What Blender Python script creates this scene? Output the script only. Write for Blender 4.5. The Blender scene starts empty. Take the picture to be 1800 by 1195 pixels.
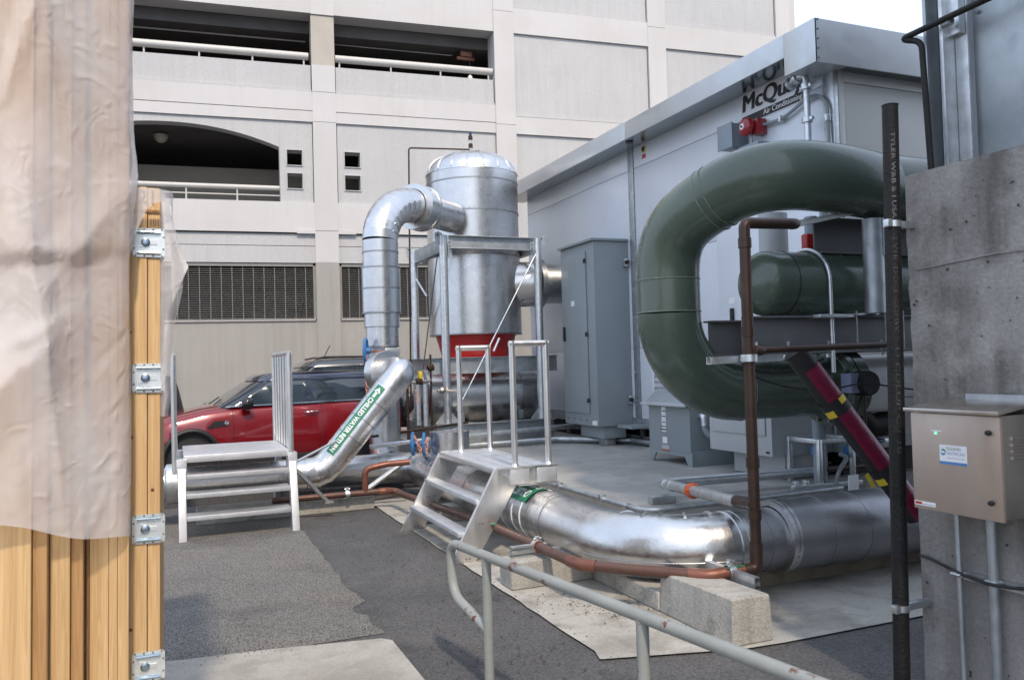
import bpy, bmesh, math, random
from mathutils import Vector, Matrix, noise
random.seed(7)
PI = math.pi
def V(*a): return Vector(a)

# ------------------------------------------------------------------ camera, light, exposure
S = bpy.context.scene
COL = S.collection
cd = bpy.data.cameras.new('camera'); cam = bpy.data.objects.new('camera', cd); COL.objects.link(cam)
cd.sensor_width = 36.0; cd.lens = 28.64; cd.clip_start = 0.05; cd.clip_end = 600
cam.matrix_world = Matrix(((0.92302641, 0.01590177, -0.38440783, 0),
                           (-0.38366756, -0.03638733, -0.92275412, 0),
                           (-0.028661, 0.99921124, -0.02748547, 1.6),
                           (0, 0, 0, 1)))
cd.dof.use_dof = True; cd.dof.focus_distance = 9.0; cd.dof.aperture_fstop = 6.3
S.camera = cam
W = bpy.data.worlds.new('World'); S.world = W; W.use_nodes = True
wn = W.node_tree.nodes; bg = wn['Background']
sky = wn.new('ShaderNodeTexSky'); sky.sky_type = 'NISHITA'; sky.sun_disc = False
SUN_EL, SUN_AZ = math.radians(50), math.radians(187)      # behind the camera, azimuth clockwise from +Y
sky.sun_elevation = SUN_EL; sky.sun_rotation = SUN_AZ; sky.air_density = 1.0; sky.dust_density = 2.5; sky.ozone_density = 1.0
hz = wn.new('ShaderNodeMix'); hz.data_type = 'RGBA'; hz.inputs[0].default_value = 0.55      # thin bright overcast over the blue
hz.inputs[7].default_value = (13.0, 14.9, 18.4, 1)
W.node_tree.links.new(sky.outputs[0], hz.inputs[6]); W.node_tree.links.new(hz.outputs[2], bg.inputs[0]); bg.inputs[1].default_value = 0.12
sl = bpy.data.lights.new('sun', 'SUN'); sun = bpy.data.objects.new('sun', sl); COL.objects.link(sun)
sl.energy = 3.0; sl.angle = math.radians(3.5); sl.color = (1.0, 0.85, 0.67)
sd = V(math.sin(SUN_AZ) * math.cos(SUN_EL), math.cos(SUN_AZ) * math.cos(SUN_EL), math.sin(SUN_EL))
sun.rotation_euler = sd.to_track_quat('Z', 'Y').to_euler(); sun.location = (0, -8, 12)
S.view_settings.view_transform = 'Standard'; S.view_settings.look = 'None'
S.view_settings.exposure = 0.1; S.view_settings.gamma = 1.0
S.view_settings.use_curve_mapping = False

# ------------------------------------------------------------------ materials
def mat(name, col, rough=0.5, metal=0.0, var=0.12, scale=3.0, bump=0.0, bscale=60.0, streak=None, stain=None, stain2=None,
        speck=None, rvar=0.12, coat=0.0, spec=None, stretch=(1, 1, 1)):
    m = bpy.data.materials.new(name); m.use_nodes = True
    nt = m.node_tree; N = nt.nodes; L = nt.links; b = N['Principled BSDF']
    tc = N.new('ShaderNodeTexCoord'); info = N.new('ShaderNodeObjectInfo')
    add = N.new('ShaderNodeVectorMath'); add.operation = 'MULTIPLY_ADD'
    mp = N.new('ShaderNodeMapping'); mp.inputs['Scale'].default_value = stretch
    L.new(tc.outputs['Object'], mp.inputs[0])
    add.inputs[1].default_value = (1, 1, 1)
    rnd = N.new('ShaderNodeMath'); rnd.operation = 'MULTIPLY'; rnd.inputs[1].default_value = 37.0
    L.new(info.outputs['Random'], rnd.inputs[0]); L.new(mp.outputs[0], add.inputs[0]); L.new(rnd.outputs[0], add.inputs[2])
    vec = add.outputs[0]
    def nz(sc, det=5, r=0.6, v=vec):
        n = N.new('ShaderNodeTexNoise'); n.inputs['Scale'].default_value = sc; n.inputs['Detail'].default_value = det
        n.inputs['Roughness'].default_value = r; L.new(v, n.inputs['Vector']); return n.outputs['Fac']
    def ramp(f, a, c0, c, c1):
        r = N.new('ShaderNodeValToRGB'); e = r.color_ramp.elements
        e[0].position = a; e[0].color = c0; e[1].position = c; e[1].color = c1; L.new(f, r.inputs[0]); return r.outputs[0]
    def mix(f, a, bb, mode='MIX'):
        x = N.new('ShaderNodeMix'); x.data_type = 'RGBA'; x.blend_type = mode
        for sock, val in ((x.inputs[0], f), (x.inputs[6], a), (x.inputs[7], bb)):
            if hasattr(val, 'is_linked') or hasattr(val, 'node'): L.new(val, sock)
            else: sock.default_value = val
        return x.outputs[2]
    lo = tuple(c * (1 - var) for c in col) + (1,); hi = tuple(min(1, c * (1 + var)) for c in col) + (1,)
    c = ramp(nz(scale), 0.3, lo, 0.7, hi)
    if stain:                                   # (colour, scale, threshold low, high)
        c = mix(ramp(nz(stain[1], 6, 0.65), stain[2], (0, 0, 0, 1), stain[3], (1, 1, 1, 1)), c, tuple(stain[0]) + (1,))
    if stain2: c = mix(ramp(nz(stain2[1], 4, 0.6), stain2[2], (0, 0, 0, 1), stain2[3], (1, 1, 1, 1)), c, tuple(stain2[0]) + (1,))
    if streak:                                  # vertical streaks (colour, amount)
        sm = N.new('ShaderNodeMapping'); sm.inputs['Scale'].default_value = (5, 5, 0.35); L.new(tc.outputs['Object'], sm.inputs[0])
        f = ramp(nz(1.6, 6, 0.6, sm.outputs[0]), 0.45, (0, 0, 0, 1), 0.8, (streak[1],) * 3 + (1,))
        c = mix(f, c, tuple(streak[0]) + (1,))
    if speck:                                   # fine grain (scale, low colour factor, high factor)
        f = ramp(nz(speck[0], 2, 0.7), 0.35, (speck[1],) * 3 + (1,), 0.65, (speck[2],) * 3 + (1,))
        c = mix(1.0, c, f, 'MULTIPLY')
    L.new(c, b.inputs['Base Color'])
    b.inputs['Metallic'].default_value = metal
    rr = ramp(nz(scale * 2.3), 0.25, (max(0.02, rough - rvar * rough),) * 3 + (1,), 0.75, (min(1, rough + rvar * rough),) * 3 + (1,))
    L.new(rr, b.inputs['Roughness'])
    if coat: b.inputs['Coat Weight'].default_value = coat; b.inputs['Coat Roughness'].default_value = 0.04
    if spec is not None: b.inputs['Specular IOR Level'].default_value = spec
    if bump:
        bp = N.new('ShaderNodeBump'); bp.inputs['Strength'].default_value = bump; bp.inputs['Distance'].default_value = 0.02
        L.new(nz(bscale, 3), bp.inputs['Height']); L.new(bp.outputs[0], b.inputs['Normal'])
    return m

def wood(name, a, bcol, sc=1.0):
    m = bpy.data.materials.new(name); m.use_nodes = True
    nt = m.node_tree; N = nt.nodes; L = nt.links; b = N['Principled BSDF']
    tc = N.new('ShaderNodeTexCoord'); info = N.new('ShaderNodeObjectInfo')
    mp = N.new('ShaderNodeMapping'); mp.inputs['Scale'].default_value = (30 * sc, 30 * sc, 0.9 * sc)
    rn = N.new('ShaderNodeMath'); rn.operation = 'MULTIPLY'; rn.inputs[1].default_value = 91.0
    L.new(info.outputs['Random'], rn.inputs[0]); L.new(rn.outputs[0], mp.inputs['Location']); L.new(tc.outputs['Object'], mp.inputs[0])
    wv = N.new('ShaderNodeTexNoise'); wv.inputs['Scale'].default_value = 1.4; wv.inputs['Detail'].default_value = 8; wv.inputs['Distortion'].default_value = 1.2
    L.new(mp.outputs[0], wv.inputs['Vector'])
    mult = N.new('ShaderNodeMath'); mult.operation = 'MULTIPLY'; mult.inputs[1].default_value = 9.0; L.new(wv.outputs['Fac'], mult.inputs[0])
    sn = N.new('ShaderNodeMath'); sn.operation = 'PINGPONG'; sn.inputs[1].default_value = 1.0; L.new(mult.outputs[0], sn.inputs[0])
    r = N.new('ShaderNodeValToRGB'); r.color_ramp.elements[0].color = tuple(a) + (1,); r.color_ramp.elements[1].color = tuple(bcol) + (1,)
    L.new(sn.outputs[0], r.inputs[0])
    # broad tone difference
    n2 = N.new('ShaderNodeTexNoise'); n2.inputs['Scale'].default_value = 0.9; L.new(mp.outputs[0], n2.inputs['Vector'])
    mx = N.new('ShaderNodeMix'); mx.data_type = 'RGBA'; mx.blend_type = 'MULTIPLY'; mx.inputs[0].default_value = 0.5
    r2 = N.new('ShaderNodeValToRGB'); r2.color_ramp.elements[0].position = .3; r2.color_ramp.elements[0].color = (.74, .68, .62, 1); r2.color_ramp.elements[1].position = .6
    L.new(n2.outputs['Fac'], r2.inputs[0]); L.new(r.outputs[0], mx.inputs[6]); L.new(r2.outputs[0], mx.inputs[7])
    L.new(mx.outputs[2], b.inputs['Base Color']); b.inputs['Roughness'].default_value = 0.62
    bp = N.new('ShaderNodeBump'); bp.inputs['Strength'].default_value = 0.12; bp.inputs['Distance'].default_value = 0.004
    L.new(sn.outputs[0], bp.inputs['Height']); L.new(bp.outputs[0], b.inputs['Normal'])
    return m

def plastic_film(name, alpha=0.62):
    m = bpy.data.materials.new(name); m.use_nodes = True
    nt = m.node_tree; N = nt.nodes; L = nt.links; b = N['Principled BSDF']; out = N['Material Output']
    b.inputs['Base Color'].default_value = (0.92, 0.91, 0.93, 1); b.inputs['Coat Weight'].default_value = 0.6; b.inputs['Coat Roughness'].default_value = 0.05; b.inputs['Roughness'].default_value = 0.12
    tr = N.new('ShaderNodeBsdfTranslucent'); tr.inputs[0].default_value = (0.75, 0.7, 0.68, 1)
    tp = N.new('ShaderNodeBsdfTransparent'); tp.inputs[0].default_value = (0.97, 0.95, 0.95, 1)
    m1 = N.new('ShaderNodeMixShader'); m1.inputs[0].default_value = 0.3
    L.new(b.outputs[0], m1.inputs[1]); L.new(tr.outputs[0], m1.inputs[2])
    tc = N.new('ShaderNodeTexCoord'); n = N.new('ShaderNodeTexNoise'); n.inputs['Scale'].default_value = 3; n.inputs['Detail'].default_value = 5
    mp = N.new('ShaderNodeMapping'); mp.inputs['Scale'].default_value = (1.2, 1.2, 0.9); L.new(tc.outputs['Object'], mp.inputs[0]); L.new(mp.outputs[0], n.inputs['Vector'])
    r = N.new('ShaderNodeValToRGB'); r.color_ramp.elements[0].position = .3; r.color_ramp.elements[0].color = (alpha - .16,) * 3 + (1,)
    r.color_ramp.elements[1].position = .7; r.color_ramp.elements[1].color = (min(1, alpha + .16),) * 3 + (1,); L.new(n.outputs['Fac'], r.inputs[0])
    m2 = N.new('ShaderNodeMixShader'); L.new(r.outputs[0], m2.inputs[0]); L.new(tp.outputs[0], m2.inputs[1]); L.new(m1.outputs[0], m2.inputs[2])
    L.new(m2.outputs[0], out.inputs[0])
    bp = N.new('ShaderNodeBump'); bp.inputs['Strength'].default_value = 0.45; bp.inputs['Distance'].default_value = 0.012
    n3 = N.new('ShaderNodeTexNoise'); n3.inputs['Scale'].default_value = 11; n3.inputs['Detail'].default_value = 3; n3.inputs['Distortion'].default_value = 1.5; n3.noise_type = 'RIDGED_MULTIFRACTAL' if 'RIDGED_MULTIFRACTAL' in n3.bl_rna.properties['noise_type'].enum_items else n3.noise_type
    L.new(tc.outputs['Object'], n3.inputs['Vector']); L.new(n3.outputs['Fac'], bp.inputs['Height']); L.new(bp.outputs[0], b.inputs['Normal'])
    return m

def glass(name, tint=(0.02, 0.03, 0.04)):
    m = mat(name, tint, 0.04, 0, 0.05, spec=0.8, rvar=0.05); m.node_tree.nodes['Principled BSDF'].inputs['Coat Weight'].default_value = 0.5
    return m

def emit(name, col, s):
    m = bpy.data.materials.new(name); m.use_nodes = True; b = m.node_tree.nodes['Principled BSDF']
    b.inputs['Base Color'].default_value = tuple(col) + (1,); b.inputs['Emission Color'].default_value = tuple(col) + (1,)
    b.inputs['Emission Strength'].default_value = s; return m

M_ = {}
M_['asphalt'] = mat('asphalt', (0.075, 0.073, 0.074), 0.85, var=0.2, scale=1.1, bump=0.6, bscale=110, speck=(85, 0.6, 1.5), stain=((0.11, 0.105, 0.10), 0.9, 0.5, 0.75), stain2=((0.04, 0.038, 0.038), 1.6, 0.57, 0.72))
M_['old_asphalt'] = mat('old_asphalt', (0.125, 0.12, 0.112), 0.88, var=0.16, scale=1.0, bump=0.9, bscale=85, speck=(105, 0.3, 2.2), stain=((0.16, 0.14, 0.115), 0.8, 0.48, 0.8), stain2=((0.07, 0.067, 0.065), 1.3, 0.56, 0.75))
M_['concrete'] = mat('concrete', (0.36, 0.345, 0.31), 0.8, var=0.14, scale=2.0, bump=0.25, bscale=70, speck=(120, 0.85, 1.12), stain=((0.20, 0.185, 0.16), 1.3, 0.48, 0.75), stain2=((0.26, 0.25, 0.22), 5, 0.5, 0.7))
M_['pad_concrete'] = mat('pad_concrete', (0.33, 0.325, 0.31), 0.75, var=0.12, scale=1.2, bump=0.12, bscale=60, speck=(110, 0.9, 1.08), stain=((0.21, 0.205, 0.19), 0.9, 0.46, 0.72), stain2=((0.25, 0.245, 0.23), 3.5, 0.52, 0.68))
M_['apron'] = mat('apron_concrete', (0.38, 0.365, 0.33), 0.8, var=0.12, scale=1.5, bump=0.2, bscale=80, speck=(100, 0.85, 1.12), stain=((0.15, 0.135, 0.11), 1.7, 0.5, 0.75), stain2=((0.24, 0.225, 0.195), 4.5, 0.5, 0.7))
M_['block'] = mat('block_concrete', (0.37, 0.355, 0.32), 0.82, var=0.15, scale=3, bump=0.35, bscale=45, speck=(90, 0.8, 1.15), stain=((0.14, 0.125, 0.10), 3.2, 0.55, 0.72), streak=((0.13, 0.12, 0.1), 0.5))
M_['wall_concrete'] = mat('wall_concrete', (0.255, 0.245, 0.228), 0.72, var=0.30, scale=0.9, bump=0.35, bscale=34, speck=(55, 0.9, 1.08), stain=((0.11, 0.102, 0.09), 1.05, 0.50, 0.60), streak=((0.34, 0.33, 0.31), 0.7))
M_['facade_white'] = mat('facade_white', (0.54, 0.53, 0.525), 0.8, var=0.05, scale=0.35, bump=0.06, bscale=30, streak=((0.47, 0.455, 0.44), 0.32), stain=((0.50, 0.485, 0.465), 0.5, 0.5, 0.75))
M_['facade_panel'] = mat('facade_panel', (0.475, 0.475, 0.475), 0.85, var=0.06, scale=0.9, bump=0.25, bscale=45, speck=(40, 0.93, 1.06), streak=((0.36, 0.36, 0.36), 0.38), stain=((0.42, 0.42, 0.42), 0.45, 0.48, 0.75))
M_['facade_grey'] = mat('facade_grey', (0.33, 0.315, 0.295), 0.8, var=0.05, scale=0.8, bump=0.06, bscale=30, streak=((0.24, 0.225, 0.21), 0.55), stain=((0.42, 0.40, 0.37), 0.6, 0.62, 0.8))
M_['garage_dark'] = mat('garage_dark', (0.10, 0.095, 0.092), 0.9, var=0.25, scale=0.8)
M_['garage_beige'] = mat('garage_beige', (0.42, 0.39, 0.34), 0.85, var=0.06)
M_['rail_paint'] = mat('rail_paint', (0.50, 0.485, 0.46), 0.5, var=0.05)
M_['louver'] = mat('louver_metal', (0.22, 0.215, 0.205), 0.5, var=0.08)
M_['galv'] = mat('galvanised', (0.62, 0.65, 0.67), 0.42, 1.0, var=0.16, scale=14, rvar=0.25, bump=0.03, bscale=30)
M_['galv_dull'] = mat('galvanised_dull', (0.42, 0.45, 0.47), 0.5, 0.85, var=0.2, scale=9, rvar=0.2)
M_['jacket'] = mat('aluminium_jacket', (0.60, 0.60, 0.60), 0.30, 1.0, var=0.06, scale=6, bump=0.07, bscale=110, rvar=0.18)
M_['jacket_bright'] = mat('bright_jacket', (0.63, 0.63, 0.63), 0.31, 1.0, var=0.08, scale=5, bump=0.22, bscale=7, rvar=0.3)
M_['jacket_dark'] = mat('dull_jacket', (0.34, 0.34, 0.355), 0.42, 1.0, var=0.12, scale=4, bump=0.12, bscale=90, rvar=0.25)  # seam bands; also carries the right-hand run's shade in its colour
M_['alu'] = mat('aluminium', (0.72, 0.71, 0.69), 0.38, 1.0, var=0.08, scale=6, rvar=0.3, stretch=(1, 1, 0.3))
M_['alu_tread'] = mat('tread_aluminium', (0.68, 0.69, 0.71), 0.45, 0.85, var=0.1, scale=7, bump=0.2, bscale=120)
M_['hvac'] = mat('coated_panel', (0.65, 0.69, 0.74), 0.36, 0.15, var=0.03, scale=1.2, rvar=0.15)
M_['hvac_end'] = mat('end_panel', (0.60, 0.59, 0.565), 0.42, 0.15, var=0.03, scale=1.2)
M_['fascia'] = mat('fascia_metal', (0.56, 0.58, 0.59), 0.38, 0.75, var=0.05, scale=2.5, bump=0.03, bscale=4, rvar=0.3)
M_['soffit'] = mat('soffit_metal', (0.36, 0.40, 0.43), 0.20, 1.0, var=0.08, scale=2, rvar=0.2)
M_['grey_paint'] = mat('grey_enclosure', (0.245, 0.285, 0.30), 0.42, 0.0, var=0.05, scale=2)
M_['grey_light'] = mat('light_grey_enclosure', (0.42, 0.44, 0.45), 0.45, 0.0, var=0.05, scale=2)
M_['grey_blue'] = mat('blue_grey_box', (0.24, 0.29, 0.33), 0.42, 0.1, var=0.06, scale=2)
M_['green'] = mat('green_pipe', (0.072, 0.100, 0.076), 0.26, 0.0, var=0.14, scale=1.6, bump=0.06, bscale=22, coat=0.15, speck=(260, 0.92, 1.08), rvar=0.3)
M_['weld'] = mat('weld_bead', (0.16, 0.21, 0.16), 0.5, 0.0, var=0.3, scale=60, bump=0.6, bscale=120)
M_['copper'] = mat('copper_pipe', (0.115, 0.056, 0.042), 0.45, 0.35, var=0.3, scale=4, rvar=0.3, stain=((0.10, 0.06, 0.05), 4, 0.5, 0.7))
M_['copper_new'] = mat('copper_fitting', (0.185, 0.075, 0.05), 0.45, 0.45, var=0.25, scale=10, rvar=0.3)
M_['brown_pipe'] = mat('brown_pipe', (0.052, 0.031, 0.023), 0.42, 0.5, var=0.25, scale=5, rvar=0.3)
M_['iron'] = mat('black_iron', (0.012, 0.011, 0.011), 0.55, 0.0, var=0.3, scale=8, bump=0.3, bscale=60, spec=0.3)
M_['black'] = mat('black_rubber', (0.012, 0.012, 0.013), 0.55, 0, var=0.2)
M_['black_gloss'] = mat('black_gloss', (0.010, 0.010, 0.012), 0.12, 0, var=0.1, coat=0.4)
M_['steel'] = mat('grey_steel', (0.17, 0.175, 0.18), 0.5, 0.35, var=0.12, scale=3)
M_['rail_grey'] = mat('grey_rail_paint', (0.26, 0.275, 0.265), 0.48, 0.0, var=0.1, scale=5, stain=((0.12, 0.04, 0.02), 7.0, 0.585, 0.625), bump=0.05, bscale=40)
M_['red'] = mat('red_paint', (0.42, 0.02, 0.018), 0.38, 0, var=0.1)
M_['red_dark'] = mat('bell_red', (0.30, 0.018, 0.022), 0.3, 0, var=0.08, coat=0.3)
M_['orange'] = mat('orange_coupling', (0.55, 0.10, 0.03), 0.45, 0, var=0.15)
M_['blue'] = mat('blue_wheel', (0.035, 0.15, 0.36), 0.4, 0, var=0.15)
M_['navy'] = mat('dark_blue', (0.02, 0.03, 0.10), 0.45, 0, var=0.15)
M_['pink'] = mat('rusty_chain', (0.58, 0.27, 0.19), 0.5, 0.2, var=0.2, scale=30)
M_['white'] = mat('white_paper', (0.72, 0.73, 0.75), 0.6, 0, var=0.04)
M_['white_pipe'] = mat('white_pipe', (0.78, 0.79, 0.80), 0.45, 0, var=0.04)
M_['ink'] = mat('black_ink', (0.012, 0.012, 0.014), 0.5, 0, var=0.1)
M_['band_green'] = mat('green_label', (0.02, 0.19, 0.10), 0.45, 0, var=0.08)
M_['yellow'] = mat('yellow', (0.62, 0.45, 0.03), 0.5, 0, var=0.1)
M_['magenta'] = mat('magenta_foam', (0.15, 0.006, 0.033), 0.32, 0, var=0.2, scale=6, bump=0.25, bscale=25)
M_['stainless'] = mat('stainless', (0.56, 0.52, 0.48), 0.33, 1.0, var=0.06, scale=5, rvar=0.25, stretch=(1, 1, 0.2))
M_['stainless_door'] = mat('stainless_door', (0.50, 0.42, 0.36), 0.4, 0.75, var=0.07, scale=6, rvar=0.2, stretch=(1, 1, 0.3), bump=0.03, bscale=200)
M_['zinc'] = mat('zinc_latch', (0.78, 0.82, 0.82), 0.38, 0.75, var=0.12, scale=25)
M_['zinc_blue'] = mat('zinc_handle', (0.36, 0.45, 0.52), 0.28, 1.0, var=0.15, scale=25)
M_['pine'] = wood('pine', (0.58, 0.37, 0.175), (0.70, 0.49, 0.255))
M_['pine_dark'] = wood('pine_side', (0.40, 0.225, 0.09), (0.50, 0.30, 0.135))
M_['ply_edge'] = wood('ply_edge', (0.22, 0.11, 0.045), (0.38, 0.21, 0.09), 2)
M_['knot'] = mat('knot', (0.20, 0.075, 0.03), 0.6, 0, var=0.3, scale=40)
M_['pencil'] = mat('pencil_mark', (0.16, 0.11, 0.08), 0.7, 0, var=0.2)
M_['film'] = plastic_film('plastic_film', 0.66)
M_['film_thin'] = plastic_film('thin_plastic_film', 0.5)
M_['car_red'] = mat('car_red', (0.19, 0.004, 0.009), 0.22, 0.15, var=0.04, coat=1.0)
M_['car_roof'] = mat('car_roof', (0.022, 0.03, 0.058), 0.2, 0.1, var=0.05, coat=1.0)
M_['suv'] = mat('suv_paint', (0.055, 0.06, 0.066), 0.25, 0.5, var=0.05, coat=1.0)
M_['tyre'] = mat('tyre', (0.015, 0.015, 0.016), 0.75, 0, var=0.2, bump=0.1)
M_['rim'] = mat('alloy_rim', (0.62, 0.62, 0.63), 0.28, 1.0, var=0.05)
M_['chrome'] = mat('chrome', (0.75, 0.76, 0.78), 0.1, 1.0, var=0.03)
M_['glass'] = glass('car_glass')
M_['seat'] = mat('car_interior', (0.03, 0.03, 0.032), 0.8)
M_['tail'] = mat('tail_lamp', (0.45, 0.02, 0.03), 0.15, 0, var=0.05, coat=0.6)
M_['lamp_glass'] = mat('lamp_glass', (0.62, 0.66, 0.7), 0.08, 0.3, var=0.1, coat=0.8)
M_['indicator'] = mat('indicator', (0.8, 0.2, 0.02), 0.3, 0)
M_['tarp'] = mat('tarp', (0.012, 0.012, 0.014), 0.5, 0, var=0.3, bump=0.5, bscale=6)
M_['emboss'] = mat('glint_letters', (0.16, 0.155, 0.15), 0.5, 0.2, var=0.4, scale=60)  # pale tone paints the glints on the raised letters
M_['emboss_dark'] = mat('dim_glint_letters', (0.05, 0.048, 0.045), 0.5, 0.2, var=0.5, scale=60)  # dimmer painted glints for the lower lettering
M_['led'] = emit('green_led', (0.1, 1.0, 0.3), 3.0)
M_['logo_blue'] = mat('logo_blue', (0.07, 0.20, 0.42), 0.5, 0)
M_['logo_teal'] = mat('logo_teal', (0.05, 0.25, 0.26), 0.5, 0)
M_['logo_lilac'] = mat('logo_lilac', (0.30, 0.34, 0.52), 0.5, 0)
M_['logo_green'] = mat('logo_green', (0.22, 0.33, 0.20), 0.5, 0)
M_['casing'] = mat('casing_galv', (0.40, 0.435, 0.455), 0.4, 0.75, var=0.16, scale=2.2, rvar=0.25, stain=((0.30, 0.33, 0.36), 3, 0.5, 0.7))
M_['dark_soil'] = mat('dark_debris', (0.05, 0.042, 0.033), 0.9, 0, var=0.4, scale=30, bump=0.6)
M_['lamp_dome'] = mat('lamp_dome', (0.55, 0.52, 0.42), 0.4, 0)
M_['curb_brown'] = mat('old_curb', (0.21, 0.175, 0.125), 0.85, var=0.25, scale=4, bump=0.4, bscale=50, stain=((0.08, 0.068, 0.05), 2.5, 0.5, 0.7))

# ------------------------------------------------------------------ mesh helpers
class MB:
    def __init__(s): s.v = []; s.f = []
    def add(s, vs, fs):
        o = len(s.v); s.v += [Vector(p) for p in vs]; s.f += [tuple(i + o for i in f) for f in fs]; return s
    def box(s, x0, x1, y0, y1, z0, z1):
        return s.add([(x0, y0, z0), (x1, y0, z0), (x1, y1, z0), (x0, y1, z0), (x0, y0, z1), (x1, y0, z1), (x1, y1, z1), (x0, y1, z1)],
                     [(0, 3, 2, 1), (4, 5, 6, 7), (0, 1, 5, 4), (1, 2, 6, 5), (2, 3, 7, 6), (3, 0, 4, 7)])
    def hexa(s, p):                     # eight corners: bottom ring then top ring
        return s.add(p, [(0, 3, 2, 1), (4, 5, 6, 7), (0, 1, 5, 4), (1, 2, 6, 5), (2, 3, 7, 6), (3, 0, 4, 7)])
    def bar(s, a, b, w, h, up=(0, 0, 1)):
        a, b = Vector(a), Vector(b); d = (b - a).normalized(); u = Vector(up)
        r = d.cross(u); r = r.normalized() if r.length > 1e-6 else Vector((1, 0, 0)); u = r.cross(d).normalized()
        r *= w / 2; u *= h / 2
        return s.hexa([a - r - u, a + r - u, b + r - u, b - r - u, a - r + u, a + r + u, b + r + u, b - r + u])
    def tube(s, pts, r, n=16, cap=True, rs=None, closed=False):
        pts = [Vector(p) for p in pts]; m = len(pts)
        T = []
        for i in range(m):
            if closed: t = pts[(i + 1) % m] - pts[i - 1]
            elif i == 0: t = pts[1] - pts[0]
            elif i == m - 1: t = pts[-1] - pts[-2]
            else: t = (pts[i + 1] - pts[i]).normalized() + (pts[i] - pts[i - 1]).normalized()
            T.append(t.normalized())
        ref = Vector((0, 0, 1)) if abs(T[0].z) < 0.9 else Vector((1, 0, 0))
        x = T[0].cross(ref).normalized(); vs = []; fs = []
        for i in range(m):
            x = (x - T[i] * x.dot(T[i])).normalized(); y = T[i].cross(x); rr = rs[i] if rs else r
            k = 1.0
            if 0 < i < m - 1 and not closed:
                c = (pts[i + 1] - pts[i]).normalized().dot((pts[i] - pts[i - 1]).normalized()); k = 1 / max(0.5, math.sqrt((1 + c) / 2))
            for j in range(n):
                a = 2 * PI * j / n; d = x * math.cos(a) + y * math.sin(a)
                vs.append(pts[i] + d * rr)
        for i in range(m - 1 + (1 if closed else 0)):
            for j in range(n):
                a = i * n; b = ((i + 1) % m) * n; fs.append((a + j, a + (j + 1) % n, b + (j + 1) % n, b + j))
        if cap and not closed: fs += [tuple(reversed(range(n))), tuple(range((m - 1) * n, m * n))]
        return s.add(vs, fs)
    def lathe(s, prof, o=(0, 0, 0), ax=(0, 0, 1), n=32, a0=0, a1=2 * PI):
        o = Vector(o); ax = Vector(ax).normalized(); x = ax.orthogonal().normalized(); y = ax.cross(x)
        full = abs(a1 - a0 - 2 * PI) < 1e-6; k = n if full else n + 1; vs = []; fs = []
        for r, h in prof:
            for j in range(k):
                a = a0 + (a1 - a0) * j / n; vs.append(o + ax * h + (x * math.cos(a) + y * math.sin(a)) * r)
        for i in range(len(prof) - 1):
            for j in range(n):
                q = (j + 1) % k; fs.append((i * k + j, i * k + q, (i + 1) * k + q, (i + 1) * k + j))
        return s.add(vs, fs)
    def prism(s, poly, o, ux, uy, t):    # polygon in plane (ux,uy) extruded by vector t
        o, ux, uy, t = Vector(o), Vector(ux), Vector(uy), Vector(t); n = len(poly)
        a = [o + ux * p[0] + uy * p[1] for p in poly]; vs = a + [p + t for p in a]
        fl = ux.cross(uy).dot(t) > 0
        fs = [tuple(range(n)) if not fl else tuple(reversed(range(n))), tuple(range(n, 2 * n)) if fl else tuple(reversed(range(n, 2 * n)))]
        for i in range(n):
            j = (i + 1) % n; fs.append((i, j, j + n, i + n) if fl else (j, i, i + n, j + n))
        return s.add(vs, fs)
    def build(s, name, m, parent=None, bevel=0, smooth=35, kind=None, label=None, seg=2):
        me = bpy.data.meshes.new(name)
        if GROUP_SCALE: s.v = [v * GROUP_SCALE[0] + GROUP_SCALE[1] for v in s.v]
        off = base_of(parent)
        me.from_pydata([tuple(v - off) for v in s.v], [], s.f); me.update()
        if bevel:
            b = bmesh.new(); b.from_mesh(me)
            es = [e for e in b.edges if len(e.link_faces) == 2 and e.calc_face_angle(0) > 0.6]
            bmesh.ops.bevel(b, geom=es, offset=bevel, segments=seg, affect='EDGES', profile=0.6, clamp_overlap=True)
            b.to_mesh(me); b.free()
        if smooth:
            me.polygons.foreach_set('use_smooth', [True] * len(me.polygons)); me.set_sharp_from_angle(angle=math.radians(smooth))
        me.materials.append(M_[m] if isinstance(m, str) else m)
        o = bpy.data.objects.new(name, me); COL.objects.link(o)
        if parent is not None: o.parent = parent
        else: pass
        if kind: o['kind'] = kind
        if label: o['label'] = label
        return o

GROUP_SCALE = None          # (scale, offset) for the wall group, shrinking it towards the camera position
BASE = {}
def base_of(p):
    if p is None: return Vector((0, 0, 0))
    while p.parent is not None: p = p.parent
    return BASE.get(p.name, Vector((0, 0, 0)))
def thing(name, loc, label, cat, group=None):
    if GROUP_SCALE: loc = Vector(loc) * GROUP_SCALE[0] + GROUP_SCALE[1]
    o = bpy.data.objects.new(name, None); COL.objects.link(o); o.location = loc; o.empty_display_size = 0.1
    o['label'] = label; o['category'] = cat
    if group: o['group'] = group
    BASE[o.name] = Vector(loc); return o
def tag(o, label, cat, group=None):
    o['label'] = label; o['category'] = cat
    if group: o['group'] = group
    return o
def struct(o): o['kind'] = 'structure'; return o

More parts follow.
